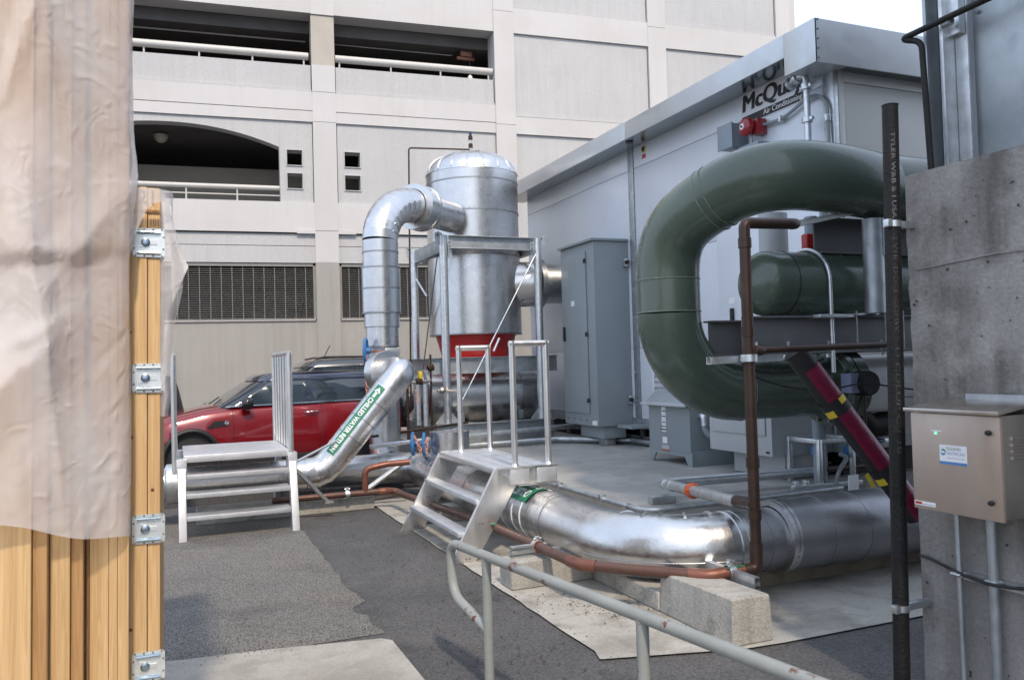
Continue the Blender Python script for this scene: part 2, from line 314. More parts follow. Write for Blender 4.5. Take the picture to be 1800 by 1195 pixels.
def arc(c, a, b, n=12):
    """quarter-like arc from corner geometry: start a, corner c, end b"""
    a, b, c = Vector(a), Vector(b), Vector(c); out = []
    for i in range(n + 1):
        t = i / n * PI / 2
        out.append(c + (a - c) * (1 - math.sin(t)) + (b - c) * (1 - math.cos(t)))
    return out
def bez(p0, p1, p2, p3, n=20):
    p0, p1, p2, p3 = map(Vector, (p0, p1, p2, p3))
    return [p0 * (1 - t) ** 3 + p1 * 3 * t * (1 - t) ** 2 + p2 * 3 * t * t * (1 - t) + p3 * t ** 3 for t in (i / n for i in range(n + 1))]
def rounded(pts, r, n=6):
    """polyline with rounded corners"""
    pts = [Vector(p) for p in pts]; out = [pts[0]]
    for i in range(1, len(pts) - 1):
        a = pts[i - 1] - pts[i]; b = pts[i + 1] - pts[i]; k = min(r, a.length * .49, b.length * .49)
        p = pts[i] + a.normalized() * k; q = pts[i] + b.normalized() * k
        for j in range(n + 1):
            t = j / n; out.append(p * (1 - t) ** 2 + pts[i] * 2 * t * (1 - t) + q * t * t)
    return out + [pts[-1]]
def ring(p, ax, r, w, t=0.004):
    p, ax = Vector(p), Vector(ax).normalized()
    return MB().lathe([(r - .004, -w / 2), (r + t, -w / 2), (r + t, w / 2), (r - .004, w / 2)], p, ax, 32)

def text_mesh(body, size, bold=0.0, extrude=0.0, shear=0.0, space=1.0):
    c = bpy.data.curves.new('txt', 'FONT'); c.body = body; c.size = size; c.offset = bold; c.extrude = extrude
    c.shear = shear; c.space_character = space; c.align_x = 'LEFT'; c.resolution_u = 4
    o = bpy.data.objects.new('txt', c); COL.objects.link(o)
    dg = bpy.context.evaluated_depsgraph_get()
    me = bpy.data.meshes.new_from_object(o.evaluated_get(dg)); vs = [v.co.copy() for v in me.vertices]; fs = [tuple(p.vertices) for p in me.polygons]
    bpy.data.objects.remove(o); bpy.data.curves.remove(c); bpy.data.meshes.remove(me)
    return vs, fs
def lettering(body, size, o, ux, uy, m, parent, bold=0.0, name='lettering', width=None, shear=0, centre=False, fn=None, squash=1.0):
    vs, fs = text_mesh(body, size, bold, 0, shear)
    x0 = min(v.x for v in vs); x1 = max(v.x for v in vs); k = (width / (x1 - x0)) if width else 1.0
    o, ux, uy = Vector(o), Vector(ux).normalized(), Vector(uy).normalized()
    mb = MB(); out = []
    for v in vs:
        px = (v.x - x0) * k - ((x1 - x0) * k / 2 if centre else 0); py = v.y * squash
        out.append(fn(px, py) if fn else o + ux * px + uy * py)
    mb.add(out, fs)
    return mb.build(name, m, parent, smooth=0)

# ------------------------------------------------------------------ ground
def sheet(name, poly, z, m, th=0.0):
    mb = MB(); n = len(poly)
    mb.add([(x, y, z) for x, y in poly], [tuple(range(n))])
    o = mb.build(name, m, None, smooth=0); return struct(o)
sheet('ground', [(-150, -150), (150, -150), (150, 150), (-150, 150)], 0.0, 'asphalt')
edge = []                                            # ragged seam between the two ages of asphalt
random.seed(3)
for i in range(40):
    y = 9.3 - i * (4.4 / 39); edge.append((1.15 + random.uniform(-.014, .014) + (.03 * math.sin(y * 7) if y < 6.3 else 0) - (.09 if 5.3 < y < 5.55 else 0), y))
sheet('old_asphalt', [(-6, 9.3)] + edge + [(1.14, 4.86), (-6, 4.86)], 0.004, 'old_asphalt')
slab = [(-4, 4.95), (-.07, 4.94), (.5, 4.87), (1.10, 4.76), (1.15, 4.70), (1.15, 1.0), (-4, 1.0)]
sheet('pavement_slab', slab, 0.010, 'concrete')
ap = [(2.1 + random.uniform(-.006, .006), 9.1 - i * .15) for i in range(35)] + [(2.07, 3.88), (2.84, 3.66), (3.1, 3.64), (9, 3.58), (9, 6.1), (3.62, 6.1), (3.62, 9.6), (2.1, 9.6)]
sheet('concrete_apron', ap, 0.012, 'apron')
struct(MB().box(-30, 3.6, 10.45, 60, -.1, .10).build('parking_lot', 'asphalt', None, smooth=0))
pad = MB().prism([(3.6, 5.98), (12, 5.98), (12, 14.6), (3.6, 14.6)], (0, 0, -.05), (1, 0, 0), (0, 1, 0), (0, 0, .40))
struct(pad.build('equipment_pad', 'pad_concrete', None, bevel=.015))
struct(MB().box(3.6, 40, 14.62, 60, -.1, .10).build('rear_yard', 'asphalt', None, smooth=0))
# leaf litter and grit against the blocks
lit = MB(); random.seed(11)
for i in range(330):
    t = random.random(); x = 2.25 + 0.75 * t + random.gauss(0, .09); y = 4.9 - 0.75 * t + random.gauss(0, .16)
    if x < 2.15 or (x > 2.78 and y < 4.5): continue
    a = random.random() * 6.28; l = random.uniform(.003, .010); w = l * .3
    d = V(math.cos(a), math.sin(a), 0); e = V(-d.y, d.x, 0)
    p = V(x, y, .014 + random.random() * .004)
    lit.add([p - d * l - e * w, p + d * l - e * w, p + d * l + e * w + V(0, 0, .003), p - d * l + e * w], [(0, 1, 2, 3)])
for i in range(260):
    x = random.uniform(1.3, 2.05); y = random.uniform(3.6, 9); l = random.uniform(.003, .008); p = V(x, y, .012)
    lit.add([p + V(-l, -l, 0), p + V(l, -l, 0), p + V(l, l, .004), p + V(-l, l, 0)], [(0, 1, 2, 3)])
for i in range(420):
    e_ = random.random()
    if e_ < .5: x, y = 2.09 + random.gauss(-.01, .05), random.uniform(3.7, 9)
    elif e_ < .8: x, y = random.uniform(-.05, 1.12), 4.9 + random.gauss(.02, .06)
    else: x, y = 1.15 + random.gauss(.0, .03), random.uniform(4.9, 9)
    l = random.uniform(.0015, .0045); p = V(x, y, .0135)
    lit.add([p + V(-l, -l, 0), p + V(l, -l * .6, 0), p + V(l * .8, l, .004), p + V(-l, l * .7, 0)], [(0, 1, 2, 3)])
lit.build('leaf_litter', 'dark_soil', None, smooth=0, kind='stuff')

# ------------------------------------------------------------------ parking garage
YG = math.radians(-5.06); GX = V(math.cos(YG), math.sin(YG), 0); GN = V(-math.sin(YG), math.cos(YG), 0); GO = GN * 18.824
G = thing('parking_garage', tuple(GO), 'tall pale concrete parking garage with open decks and louvred ground floor', 'building')
def gp(s, d, z): return GO + GX * s + GN * d + V(0, 0, z)
def gbox(s0, s1, z0, z1, d0, d1, mb=None):
    mb = mb or MB()
    return mb.hexa([gp(s0, d0, z0), gp(s1, d0, z0), gp(s1, d1, z0), gp(s0, d1, z0), gp(s0, d0, z1), gp(s1, d0, z1), gp(s1, d1, z1), gp(s0, d1, z1)])
def gpart(name, m, *a, bevel=0.0, parent=None, label=None): return gbox(*a).build(name, m, parent or G, bevel=bevel, smooth=0, label=label)
ZS = 13.0
LB = -4.5                                                        # left end of the first bay
cols = [(-5.1, LB, 0), (1.36, 1.88, 0), (5.71, 6.22, 0), (9.89, 10.40, 0), (13.80, 14.25, 0)]
for c0, c1, _ in cols:
    if c1 < 2.5:
        for z0, z1, m in ((0, 3.99, 'facade_grey'), (3.99, 4.70, 'facade_white'), (4.71, 7.19, 'facade_white'), (7.20, 7.88, 'facade_white'), (7.89, 8.50, 'facade_white'), (8.505, 9.66, 'garage_beige'), (9.67, ZS, 'facade_white')):
            gpart('column', m, c0, c1, z0, z1, .03 if m == 'garage_beige' else 0.0, .55)
    else:
        for z0, z1 in ((0, 3.98), (3.99, 7.40), (7.41, 10.2), (10.21, ZS)):
            gpart('column', 'facade_white' if z0 > 3 else 'facade_grey', c0, c1, z0, z1, -.012, .55)
# two open bays and the solid upper bays
for b0, b1 in ((LB, 1.36), (1.88, 5.71)):
    gpart('upper_beam', 'facade_white', b0, b1, 9.69, 11.4, .02, .5)
    gpart('upper_panel', 'facade_panel', b0, b1, 11.45, ZS, .08, .4)
    gpart('parapet_panel', 'facade_panel', b0 + .02, b1 - .02, 7.94, 8.50, .07, .3)
    gpart('ledge', 'facade_panel', b0 + .01, b1 - .01, 7.875, 7.93, .035, .3)
    gpart('spandrel', 'facade_white', b0, b1, 7.45, 7.87, .02, .5)
    gpart('spandrel', 'facade_white', b0, b1, 7.19, 7.435, .025, .5)
    gpart('spandrel', 'facade_white', b0, b1, 4.66, 5.345, .02, .5)
    gpart('lower_band', 'facade_panel', b0, b1, 4.37, 4.63, .08, .5)
    gpart('lower_band', 'facade_panel', b0, b1, 3.98, 4.355, .075, .5)
    gpart('band_cap', 'facade_white', b1 - .4, b1, 4.635, 4.72, -.006, .1)
    gpart('band_cap', 'facade_white', b0, b0 + .4, 4.635, 4.72, -.006, .1)
    # ground floor wall round the louvre opening
    gpart('wall_panel', 'facade_grey', b0, b1, 0.0, 2.66, .06, .5)
    gpart('sill', 'facade_grey', b0 + .02, b1 - .02, 2.665, 2.72, .03, .3)
    fr = MB(); gbox(b0, b0 + .06, 2.72, 3.92, .10, .2, fr); gbox(b1 - .06, b1, 2.72, 3.92, .10, .2, fr); gbox(b0 + .06, b1 - .06, 3.90, 3.97, .10, .2, fr)
    f = fr.build('louver_frame', 'louver', G, smooth=0)
    sl_ = MB(); k = 24
    for i in range(k):
        z = 2.75 + i * (1.14 / k)
        sl_.hexa([gp(b0 + .06, .14, z), gp(b1 - .06, .14, z), gp(b1 - .06, .20, z + .012), gp(b0 + .06, .20, z + .012), gp(b0 + .06, .14, z + .008), gp(b1 - .06, .14, z + .008), gp(b1 - .06, .20, z + .016), gp(b0 + .06, .20, z + .016)])
    n = int((b1 - b0) / .225)
    for i in range(1, n): gbox(b0 + i * (b1 - b0) / n - .006, b0 + i * (b1 - b0) / n + .006, 2.73, 3.9, .13, .145, sl_)
    sl_.build('louver_slats', 'louver', f, smooth=0, kind='stuff')
# hand rails of the upper deck: fat pipe on short posts
for b0, b1 in ((LB, 1.30), (1.90, 5.69)):
    rl = MB().tube([gp(b0, .16, 8.73), gp(b1, .16, 8.73)], .085, 14).build('deck_rail', 'rail_paint', G)
    n = 4 if b0 > 0 else 6
    for i in range(n):
        s = b0 + .1 + i * (b1 - b0 - .2) / (n - 1)
        MB().tube([gp(s, .16, 8.48), gp(s, .16, 8.70)], .02, 8).build('rail_post', 'rail_paint', rl)
# arched bay, left
ac, ah = -1.70, 2.31
poly = [(LB, 7.185), (LB, 5.35), (ac - ah, 5.35), (ac - ah, 6.59)]
for i in range(1, 24):
    t = -1 + 2 * i / 24; poly.append((ac + ah * t, 6.59 + .44 * (1 - abs(t) ** 2.1)))
poly += [(ac + ah, 6.59), (ac + ah, 5.35)]
left = [(p[0], p[1]) for p in poly]
MB().prism(poly + [(.62, 7.185)], gp(0, .07, 0), GX, V(0, 0, 1), GN * .3).build('arch_panel', 'facade_panel', G, smooth=30)
def pierced(s0, s1, z0, z1, holes, name):
    """panel with square openings, built as a grid of blocks"""
    xs = sorted({s0, s1} | {h[0] for h in holes} | {h[1] for h in holes}); zs = sorted({z0, z1} | {h[2] for h in holes} | {h[3] for h in holes})
    mb = MB()
    for zi in range(len(zs) - 1):
        run = None
        for xi in range(len(xs) - 1):
            cx_, cz_ = (xs[xi] + xs[xi + 1]) / 2, (zs[zi] + zs[zi + 1]) / 2
            hole = any(h[0] < cx_ < h[1] and h[2] < cz_ < h[3] for h in holes)
            if not hole:
                if run is None: run = [xs[xi], xs[xi + 1]]
                else: run[1] = xs[xi + 1]
            if hole or xi == len(xs) - 2:
                if run: gbox(run[0], run[1], zs[zi], zs[zi + 1], .07, .37, mb)
                run = None
    p = mb.build(name, 'facade_panel', G, smooth=0)
    for h in holes:
        w = .018; fm = MB()
        gbox(h[0] - w, h[1] + w, h[2] - w, h[2], .045, .14, fm); gbox(h[0] - w, h[1] + w, h[3], h[3] + w, .045, .14, fm)
        gbox(h[0] - w, h[0], h[2], h[3], .045, .14, fm); gbox(h[1], h[1] + w, h[2], h[3], .045, .14, fm)
        fm.build('window_frame', 'facade_panel', p, smooth=0)
pierced(.62, 1.345, 5.35, 7.185, [(.78, 1.11, 6.19, 6.53), (.78, 1.11, 5.66, 6.0)], 'window_panel')
pierced(1.90, 5.70, 5.35, 7.185, [(2.06, 2.41, 6.20, 6.54), (2.06, 2.41, 5.66, 6.0)], 'window_panel')
rl = MB().tube([gp(-4.01, .2, 5.68), gp(.61, .2, 5.68)], .055, 12).build('deck_rail', 'rail_paint', G)
for s in (-3.4, -2.4, -1.36, -.30): MB().tube([gp(s, .2, 5.35), gp(s, .2, 5.66)], .018, 8).build('rail_post', 'rail_paint', rl)
MB().tube([gp(-4.01, .2, 5.51), gp(.61, .2, 5.51)], .014, 8).build('lower_rail', 'rail_paint', rl)
# decks, ceilings and inner walls behind the openings
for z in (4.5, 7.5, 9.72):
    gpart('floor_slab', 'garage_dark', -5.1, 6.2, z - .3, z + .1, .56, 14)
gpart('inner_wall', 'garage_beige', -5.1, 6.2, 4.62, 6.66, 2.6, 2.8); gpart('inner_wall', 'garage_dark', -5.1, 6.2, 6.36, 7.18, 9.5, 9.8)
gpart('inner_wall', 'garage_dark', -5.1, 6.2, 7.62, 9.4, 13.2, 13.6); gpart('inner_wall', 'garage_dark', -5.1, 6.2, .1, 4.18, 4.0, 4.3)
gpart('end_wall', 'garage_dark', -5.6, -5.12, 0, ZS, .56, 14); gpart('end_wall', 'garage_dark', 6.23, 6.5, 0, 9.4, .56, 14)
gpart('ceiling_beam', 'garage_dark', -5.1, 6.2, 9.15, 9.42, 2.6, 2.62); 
# solid bays on the right with recessed aggregate panels
for b0, b1 in ((6.22, 9.89), (10.40, 13.80)):
    gpart('wall_panel', 'facade_grey', b0, b1, 0, 3.95, .0, .5)
    for z0, z1 in ((3.99, 4.6), (6.98 + .21, 7.615), (9.685, 10.30), (12.5, ZS)): gpart('spandrel', 'facade_white', b0, b1, z0, z1, 0, .5)
    for z0, z1 in ((4.67, 7.18), (7.70, 9.675), (10.37, 12.49)):
        gpart('aggregate_panel', 'facade_panel', b0 + .02, b1 - .02, z0, z1, .055, .5)
        gpart('ledge', 'facade_panel', b0 + .01, b1 - .01, z0 - .065, z0 - .004, .03, .5)
gpart('side_wall', 'facade_white', 14.26, 14.5, 0, ZS, .1, 22)
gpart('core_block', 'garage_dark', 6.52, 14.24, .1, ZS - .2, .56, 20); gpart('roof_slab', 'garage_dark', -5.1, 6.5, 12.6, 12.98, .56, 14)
# deck lamps
def dome_lamp(p, label):
    t = thing('ceiling_lamp', p, label, 'lamp')
    MB().lathe([(.16, 0), (.16, -.05), (.13, -.12), (.07, -.17), (0.001, -.18)], p, (0, 0, 1), 20).build('globe', 'lamp_dome', t)
    MB().lathe([(.0, .03), (.1, .03), (.18, 0), (.18, -.02)], p, (0, 0, 1), 20).build('lamp_base', 'garage_beige', t)
MB().tube([gp(-4.4, 1.0, 9.40), gp(1.3, 1.0, 9.40)], .02, 8).build('ceiling_conduit', 'rail_paint', G); MB().tube([gp(1.9, 1.0, 9.40), gp(4.9, 1.0, 9.38)], .015, 8).build('ceiling_conduit', 'rail_paint', G)
dome_lamp(tuple(gp(-2.0, 1.7, 7.16)), 'dome ceiling lamp hanging behind the arched garage opening')
dome_lamp(tuple(gp(-1.4, 4.2, 9.38)), 'dim dome lamp under the upper garage deck, left opening')
dome_lamp(tuple(gp(4.6, 3.6, 9.38)), 'dim dome lamp under the upper garage deck, right opening')
p = gp(5.2, .75, 9.36)
t = thing('security_camera', tuple(p), 'small white dome camera hanging from a rusty bracket in the garage opening', 'camera')
MB().box(p.x - .17, p.x + .13, p.y - .08, p.y + .08, p.z - .10, p.z + .04).box(p.x - .26, p.x + .2, p.y - .06, p.y + .06, p.z - .19, p.z - .105).build('bracket', 'copper_new', t, bevel=.01)
MB().tube([p + V(.09, 0, -.19), p + V(.09, 0, -.55)], .02, 8).build('drop_pole', 'black', t)
MB().lathe([(.02, .13), (.05, .10), (.085, 0), (.07, -.02), (.03, -.05), (.001, -.055)], p + V(.09, 0, -.66), (0, 0, 1), 16).build('camera_dome', 'white', t)
# notices on the garage wall
def wall_paper(s, z, w, h, label):
    o = gbox(s, s + w, z, z + h, .046, .055).build('paper_notice', 'white', None, smooth=0); tag(o, label, 'notice'); return o
wall_paper(4.28, 1.72, .32, .2, 'white paper notice taped to grey garage wall, lower left sheet')
wall_paper(4.5, 1.93, .3, .2, 'white paper notice taped to grey garage wall, upper right sheet')
wall_paper(2.62, 1.78, .34, .13, 'small white sign on the garage wall just above the dark vehicle roof')

# unseen block added behind the camera: shades the right side, darkens metal reflections
o = MB().box(2.35, 16, -14, -3.6, 0, 13.5).build('added_shade_block', 'facade_grey', None, smooth=0); tag(o, 'plain grey unseen block added behind the camera to cast shade', 'building')

# ------------------------------------------------------------------ air handling unit
XW, YN, YF, ZB, ZT = 6.2, 6.25, 13.95, .62, 4.72
A = thing('air_handling_unit', (6.2, 6.25, .35), 'large pale blue grey air handling enclosure with metal roof fascia and sign', 'air handler')
seams = [ZB + .12, 1.75, 3.02, 4.345, ZT]
joints = [YN + .14, 10.12, YF]
for j in range(2):
    for i in range(4):
        MB().box(XW, XW + .05, joints[j] + (.006 if j == 0 else .16), joints[j + 1] - .006, seams[i] + .003, seams[i + 1] - .003).build('wall_panel', 'hvac', A, bevel=.003)
MB().box(XW + .04, 11, YN + .05, YF, ZB, ZT + .1).build('core', 'grey_light', A, smooth=0)
ex = [XW + .13, 8.3, 11.0]
for j in range(2):
    for i in range(4):
        MB().box(ex[j] + .004, ex[j + 1] - .004, YN, YN + .05, seams[i] + .003, seams[i + 1] - .003 - (.13 if i == 3 else 0)).build('end_panel', 'hvac_end', A, bevel=.003)
MB().box(XW - .012, XW + .06, 10.125, 10.27, ZB, ZT).build('joint_strip', 'galv_dull', A, bevel=.004)
for z in (1.0, 1.4, 2.2, 2.6, 3.4, 3.8):
    for dy in (.03, .115): MB().lathe([(.012, 0), (.012, -.012), (.001, -.015)], (XW - .012, 10.125 + dy, z), (1, 0, 0), 8).build('screw', 'galv', A)
MB().box(XW - .014, XW + .05, YN - .004, YN + .13, ZB, ZT - .02).build('corner_trim', 'galv', A, bevel=.004)
MB().box(XW + .055, XW + .122, YN - .012, YN + .04, ZB, ZT - .14).build('corner_trim', 'hvac_end', A, bevel=.004)
MB().box(XW - .02, XW + .05, YN, YF, ZB - .02, ZB + .115).build('base_rail', 'galv_dull', A, bevel=.005)
MB().box(XW + .12, 10.9, YN + .2, YF - .2, .35, ZB - .02).build('skid', 'black', A, smooth=0)
for i in range(9): MB().bar((XW + .06, 7 + i * .8, .35), (XW + .06, 7 + i * .8, ZB - .02), .05, .05).build('skid_post', 'steel', A)
MB().bar((XW + .05, YN + .3, .47), (XW + .05, YF - .2, .47), .03, .03).build('skid_rail', 'steel', A)
# roof: fascia sheets with a folded lip, soffit underneath, deeper corner piece
XF, YE, ZF0, ZF1 = 5.80, 6.06, 4.62, 4.86
def fas(y0, y1, z0, off): return MB().box(XF - off, XF + .02 - off, y0, y1, z0, ZF1 + off * .5)
fas(6.50, 9.72, ZF0, 0).build('fascia_sheet', 'fascia', A, bevel=.003)
fas(9.66, 14.3, ZF0, .006).build('fascia_sheet', 'fascia', A, bevel=.003)
fas(YE, 6.50, ZF0 - .19, 0).build('fascia_sheet', 'fascia', A, bevel=.003)
MB().box(XF + .001, 11.2, YE, YE + .02, ZF0 - .19, ZF1).build('end_fascia', 'fascia', A, bevel=.003)
MB().box(XF + .02, XW + .05, 6.50, 9.9, ZF0 + .02, ZF0 + .045).build('soffit', 'soffit', A, smooth=0)
MB().box(XF + .02, XW + .05, 9.91, 14.2, ZF0 + .02, ZF0 + .045).build('soffit', 'soffit', A, smooth=0)
MB().box(XF + .02, XW + .05, YE + .02, 6.49, ZF0 - .17, ZF0 - .15).build('soffit', 'fascia', A, smooth=0)
MB().box(XF + .02, 11.2, 6.47, 6.49, ZF0 - .15, ZF0 + .01).build('soffit', 'fascia', A, smooth=0)
MB().box(XW + .05, 11.2, YE + .02, YN + .05, ZF0 - .165, ZF0 - .15).build('soffit', 'steel', A, smooth=0)
MB().box(XF + .02, 11.2, YE + .02, 14.3, ZF1 - .03, ZF1).build('roof_sheet', 'fascia', A, smooth=0)
for i in range(5): MB().lathe([(.009, 0), (.009, -.008), (.001, -.01)], (XF + .035, YE, ZF0 - .15 + i * .095), (0, 1, 0), 8).build('rivet', 'steel', A)
MB().lathe([(.055, 0), (.055, .01), (.001, .012)], (XW + .1 - .35, 9.80, ZF0 + .02), (0, 0, -1), 12).build('soffit_vent', 'black', A)
# sign board with lettering
sg = MB().box(XW - .006, XW - .001, 6.60, 7.68, 4.315, 4.695)
sg = MB().prism([(7.68, 4.66), (7.68, 4.275), (6.66, 4.275), (6.59, 4.66)], (XW - .006, 0, 0), (0, 1, 0), (0, 0, 1), (.005, 0, 0)).build('sign_board', 'white', A, smooth=0)
for k in range(4): lettering('McQuay', .27, (XW - .010 - k * .0008, 7.66 - k * .009, 4.43 + (k % 2) * .006), (0, -1, 0), (0, 0, 1), 'ink', sg, width=1.0, shear=.1)
MB().prism([(7.665, 4.375), (7.665, 4.285), (6.675, 4.285), (6.66, 4.375)], (XW - .009, 0, 0), (0, 1, 0), (0, 0, 1), (.002, 0, 0)).build('sign_band', 'ink', sg, smooth=0)
for k in range(2): lettering('Air Conditioning', .088, (XW - .012 - k * .0008, 7.30 - k * .004, 4.305), (0, -1, 0), (0, 0, 1), 'white', sg, width=.62)
# round indicator and red label
MB().lathe([(.05, 0), (.05, -.01), (.04, -.014), (.001, -.014)], (XW - .001, 9.83, 4.56), (1, 0, 0), 20).build('round_plug', 'yellow', A)
MB().lathe([(.038, 0), (.038, -.017), (.001, -.018)], (XW - .001, 9.83, 4.56), (1, 0, 0), 20).build('plug_core', 'black', A)
MB().box(XW - .004, XW, 9.79, 9.88, 4.43, 4.49).build('warning_label', 'red', A, smooth=0)
# louvre behind the transformer
lf = MB().box(XW - .03, XW + .01, 8.35, 8.43, .78, 1.50).box(XW - .03, XW + .01, 9.72, 9.80, .78, 1.50).box(XW - .03, XW + .01, 8.43, 9.72, .78, .85).box(XW - .03, XW + .01, 8.43, 9.72, 1.43, 1.50).build('intake_louver', 'hvac', A, bevel=.004)
for i in range(7):
    z = .88 + i * .08
    MB().hexa([V(XW - .025, 8.43, z), V(XW - .025, 9.72, z), V(XW - .002, 9.72, z + .05), V(XW - .002, 8.43, z + .05), V(XW - .025, 8.43, z + .012), V(XW - .025, 9.72, z + .012), V(XW - .002, 9.72, z + .062), V(XW - .002, 8.43, z + .062)]).build('blade', 'grey_light', lf, smooth=0)
# big blue grey access cabinets seen through the green pipe loop
def cab_handle(par, y, z, x): MB().box(x - .03, x, y - .025, y + .025, z, z + .17).build('handle', 'black', par, bevel=.008)
for y0, y1, z0, z1, d, m, nm in ((7.05, 7.95, 1.15, 3.55, .22, 'grey_light', 'access_door'), (6.35, 7.03, 1.15, 3.55, .16, 'hvac', 'access_door')):
    dd = MB().box(XW - d, XW - .002, y0, y1, z0, z1).build(nm, 'hvac', A, bevel=.006)
    if d > .2:
        MB().box(XW - d - .012, XW - d + .002, y0 + .06, y1 - .05, z0 + .05, z1 - .06).build('door_leaf', 'hvac', dd, bevel=.004)
        cab_handle(dd, 7.68, 1.98, XW - d - .012); MB().box(XW - d - .016, XW - d - .011, 7.62, 7.74, 2.2, 2.27).build('plate', 'white', dd, smooth=0)

# tall cabinet on the wall
T = thing('tall_electrical_cabinet', (5.9, 10.9, .33), 'tall grey electrical cabinet with handle standing against the enclosure wall', 'cabinet')
body = MB().box(5.62, 6.19, 10.35, 11.42, .64, 3.32).build('cabinet_body', 'grey_paint', T, bevel=.008)
MB().box(5.575, 6.19, 10.32, 11.45, 3.322, 3.36).build('cabinet_top', 'grey_paint', T, bevel=.006)
dr = MB().box(5.597, 5.618, 10.58, 11.36, .82, 3.2).build('door', 'grey_paint', T, bevel=.006)
MB().box(5.57, 5.596, 11.27, 11.32, 1.9, 2.12).build('handle', 'black', dr, bevel=.006)
for z in (.98, 1.95, 3.03): MB().box(5.585, 5.6, 10.56, 10.62, z, z + .06).build('hinge', 'black', dr, bevel=.003)
MB().box(5.592, 5.597, 10.95, 11.05, 2.42, 2.5).build('name_plate', 'white', dr, smooth=0)
for z in (.95, 2.95):
    h = MB().box(6.10, 6.16, 10.29, 10.348, z, z + .12).build('wall_latch', 'galv', T, bevel=.008); MB().lathe([(.03, 0), (.03, -.03), (.001, -.035)], (6.13, 10.29, z + .06), (0, 1, 0), 10).build('latch_knob', 'black', h)
for y in (10.5, 10.7, 10.9, 11.1, 11.3): MB().lathe([(.01, 0), (.01, -.012), (.001, -.012)], (5.62, y, .72), (1, 0, 0), 8).build('screw', 'steel', T)
MB().box(5.72, 6.1, 10.4, 11.1, .46, .638).build('plinth', 'grey_paint', T, bevel=.006)
MB().box(5.80, 5.95, 10.45, 10.7, .35, .458).build('foot', 'galv_dull', T, bevel=.01)
MB().box(5.9, 6.4, 9.9, 10.3, .62, .66).build('side_shelf', 'grey_paint', T, smooth=0)
MB().box(5.60, 5.619, 10.37, 10.50, .66, .72).build('rating_label', 'white', T, smooth=0)
# narrow box beside it
o = thing('narrow_wall_box', (6.1, 11.6, 1.5), 'narrow grey switch box left of the tall cabinet', 'box')
MB().box(6.02, 6.18, 11.47, 11.75, 1.45, 2.75).build('box_body', 'grey_blue', o, bevel=.006)
MB().box(6.0, 6.18, 12.0, 12.22, 1.92, 2.08).build('side_box', 'grey_light', o, bevel=.01)

# transformer
t = thing('transformer', (5.7, 8.2, .35), 'grey ventilated transformer box with sloped hood on the concrete pad', 'transformer')
MB().prism([(5.42, .50), (5.42, 1.02), (5.36, 1.03), (5.36, 1.06), (5.52, 1.20), (6.08, 1.20), (6.08, .50)], (0, 7.82, 0), (1, 0, 0), (0, 0, 1), (0, .86, 0)).build('housing', 'grey_paint', t, bevel=.005)
MB().hexa([V(5.33, 7.78, 1.035), V(6.09, 7.78, 1.205), V(6.09, 8.74, 1.205), V(5.33, 8.74, 1.035), V(5.33, 7.78, 1.06), V(6.09, 7.78, 1.23), V(6.09, 8.74, 1.23), V(5.33, 8.74, 1.06)]).build('hood', 'grey_light', t, bevel=.004)
MB().prism([(7.80, .35), (7.80, .52), (8.70, .52), (8.70, .35), (8.62, .35), (8.55, .46), (7.95, .46), (7.88, .35)], (5.425, 0, 0), (0, 1, 0), (0, 0, 1), (.02, 0, 0)).build('skirt', 'grey_paint', t)
MB().box(5.43, 6.08, 7.81, 7.83, .35, .52).build('skirt', 'grey_paint', t, bevel=.003)
for y, z, w, h, m in ((8.30, .72, .09, .30, 'white'), (8.30, .55, .09, .0, None)):
    if m: MB().box(5.414, 5.419, y, y + w, z, z + h).build('data_plate', m, t, smooth=0)
for y, z, w, h, m in ((8.28, .585, .1, .075, 'white'), (8.24, .515, .16, .05, 'grey_light'), (8.24, .50, .16, .012, 'orange')):
    MB().box(5.412, 5.417, y, y + w, z, z + h).build('warning_label', m, t, smooth=0)
MB().box(5.410, 5.414, 8.30, 8.40, .74, .755).box(5.410, 5.414, 8.30, 8.40, .78, .79).box(5.410, 5.414, 8.31, 8.37, .83, .84).box(5.410, 5.414, 8.30, 8.38, .90, .91).box(5.410, 5.414, 8.30, 8.37, .96, .97).build('print', 'ink', t, smooth=0)
c = thing('flexible_conduit', (5.9, 7.7, .6), 'grey flexible conduit curving from the side of the transformer', 'conduit')
MB().tube(rounded([(5.55, 7.82, .93), (5.55, 7.74, .93), (5.56, 7.72, .72), (5.85, 7.55, .58), (6.15, 7.4, .56)], .12), .035, 12).build('hose', 'grey_paint', c)
MB().tube(rounded([(5.55, 7.80, .935), (5.55, 7.73, .935), (5.553, 7.72, .82)], .05), .042, 12).build('elbow_fitting', 'galv', c)
# low cabinets right of it
t = thing('low_control_cabinet', (5.7, 7.0, .35), 'low pale grey cabinet under the lower green pipe', 'cabinet')
MB().box(5.40, 6.17, 6.42, 7.42, .60, 1.08).build('cabinet_body', 'grey_light', t, bevel=.006)
MB().box(5.385, 5.398, 6.5, 7.36, .8, 1.05).build('door', 'grey_light', t, bevel=.005)
MB().box(5.62, 6.17, 6.50, 7.3, .36, .598).build('plinth', 'grey_light', t, bevel=.005)
MB().box(5.39, 5.399, 6.46, 6.5, .63, .65).build('catch', 'black', t, smooth=0)

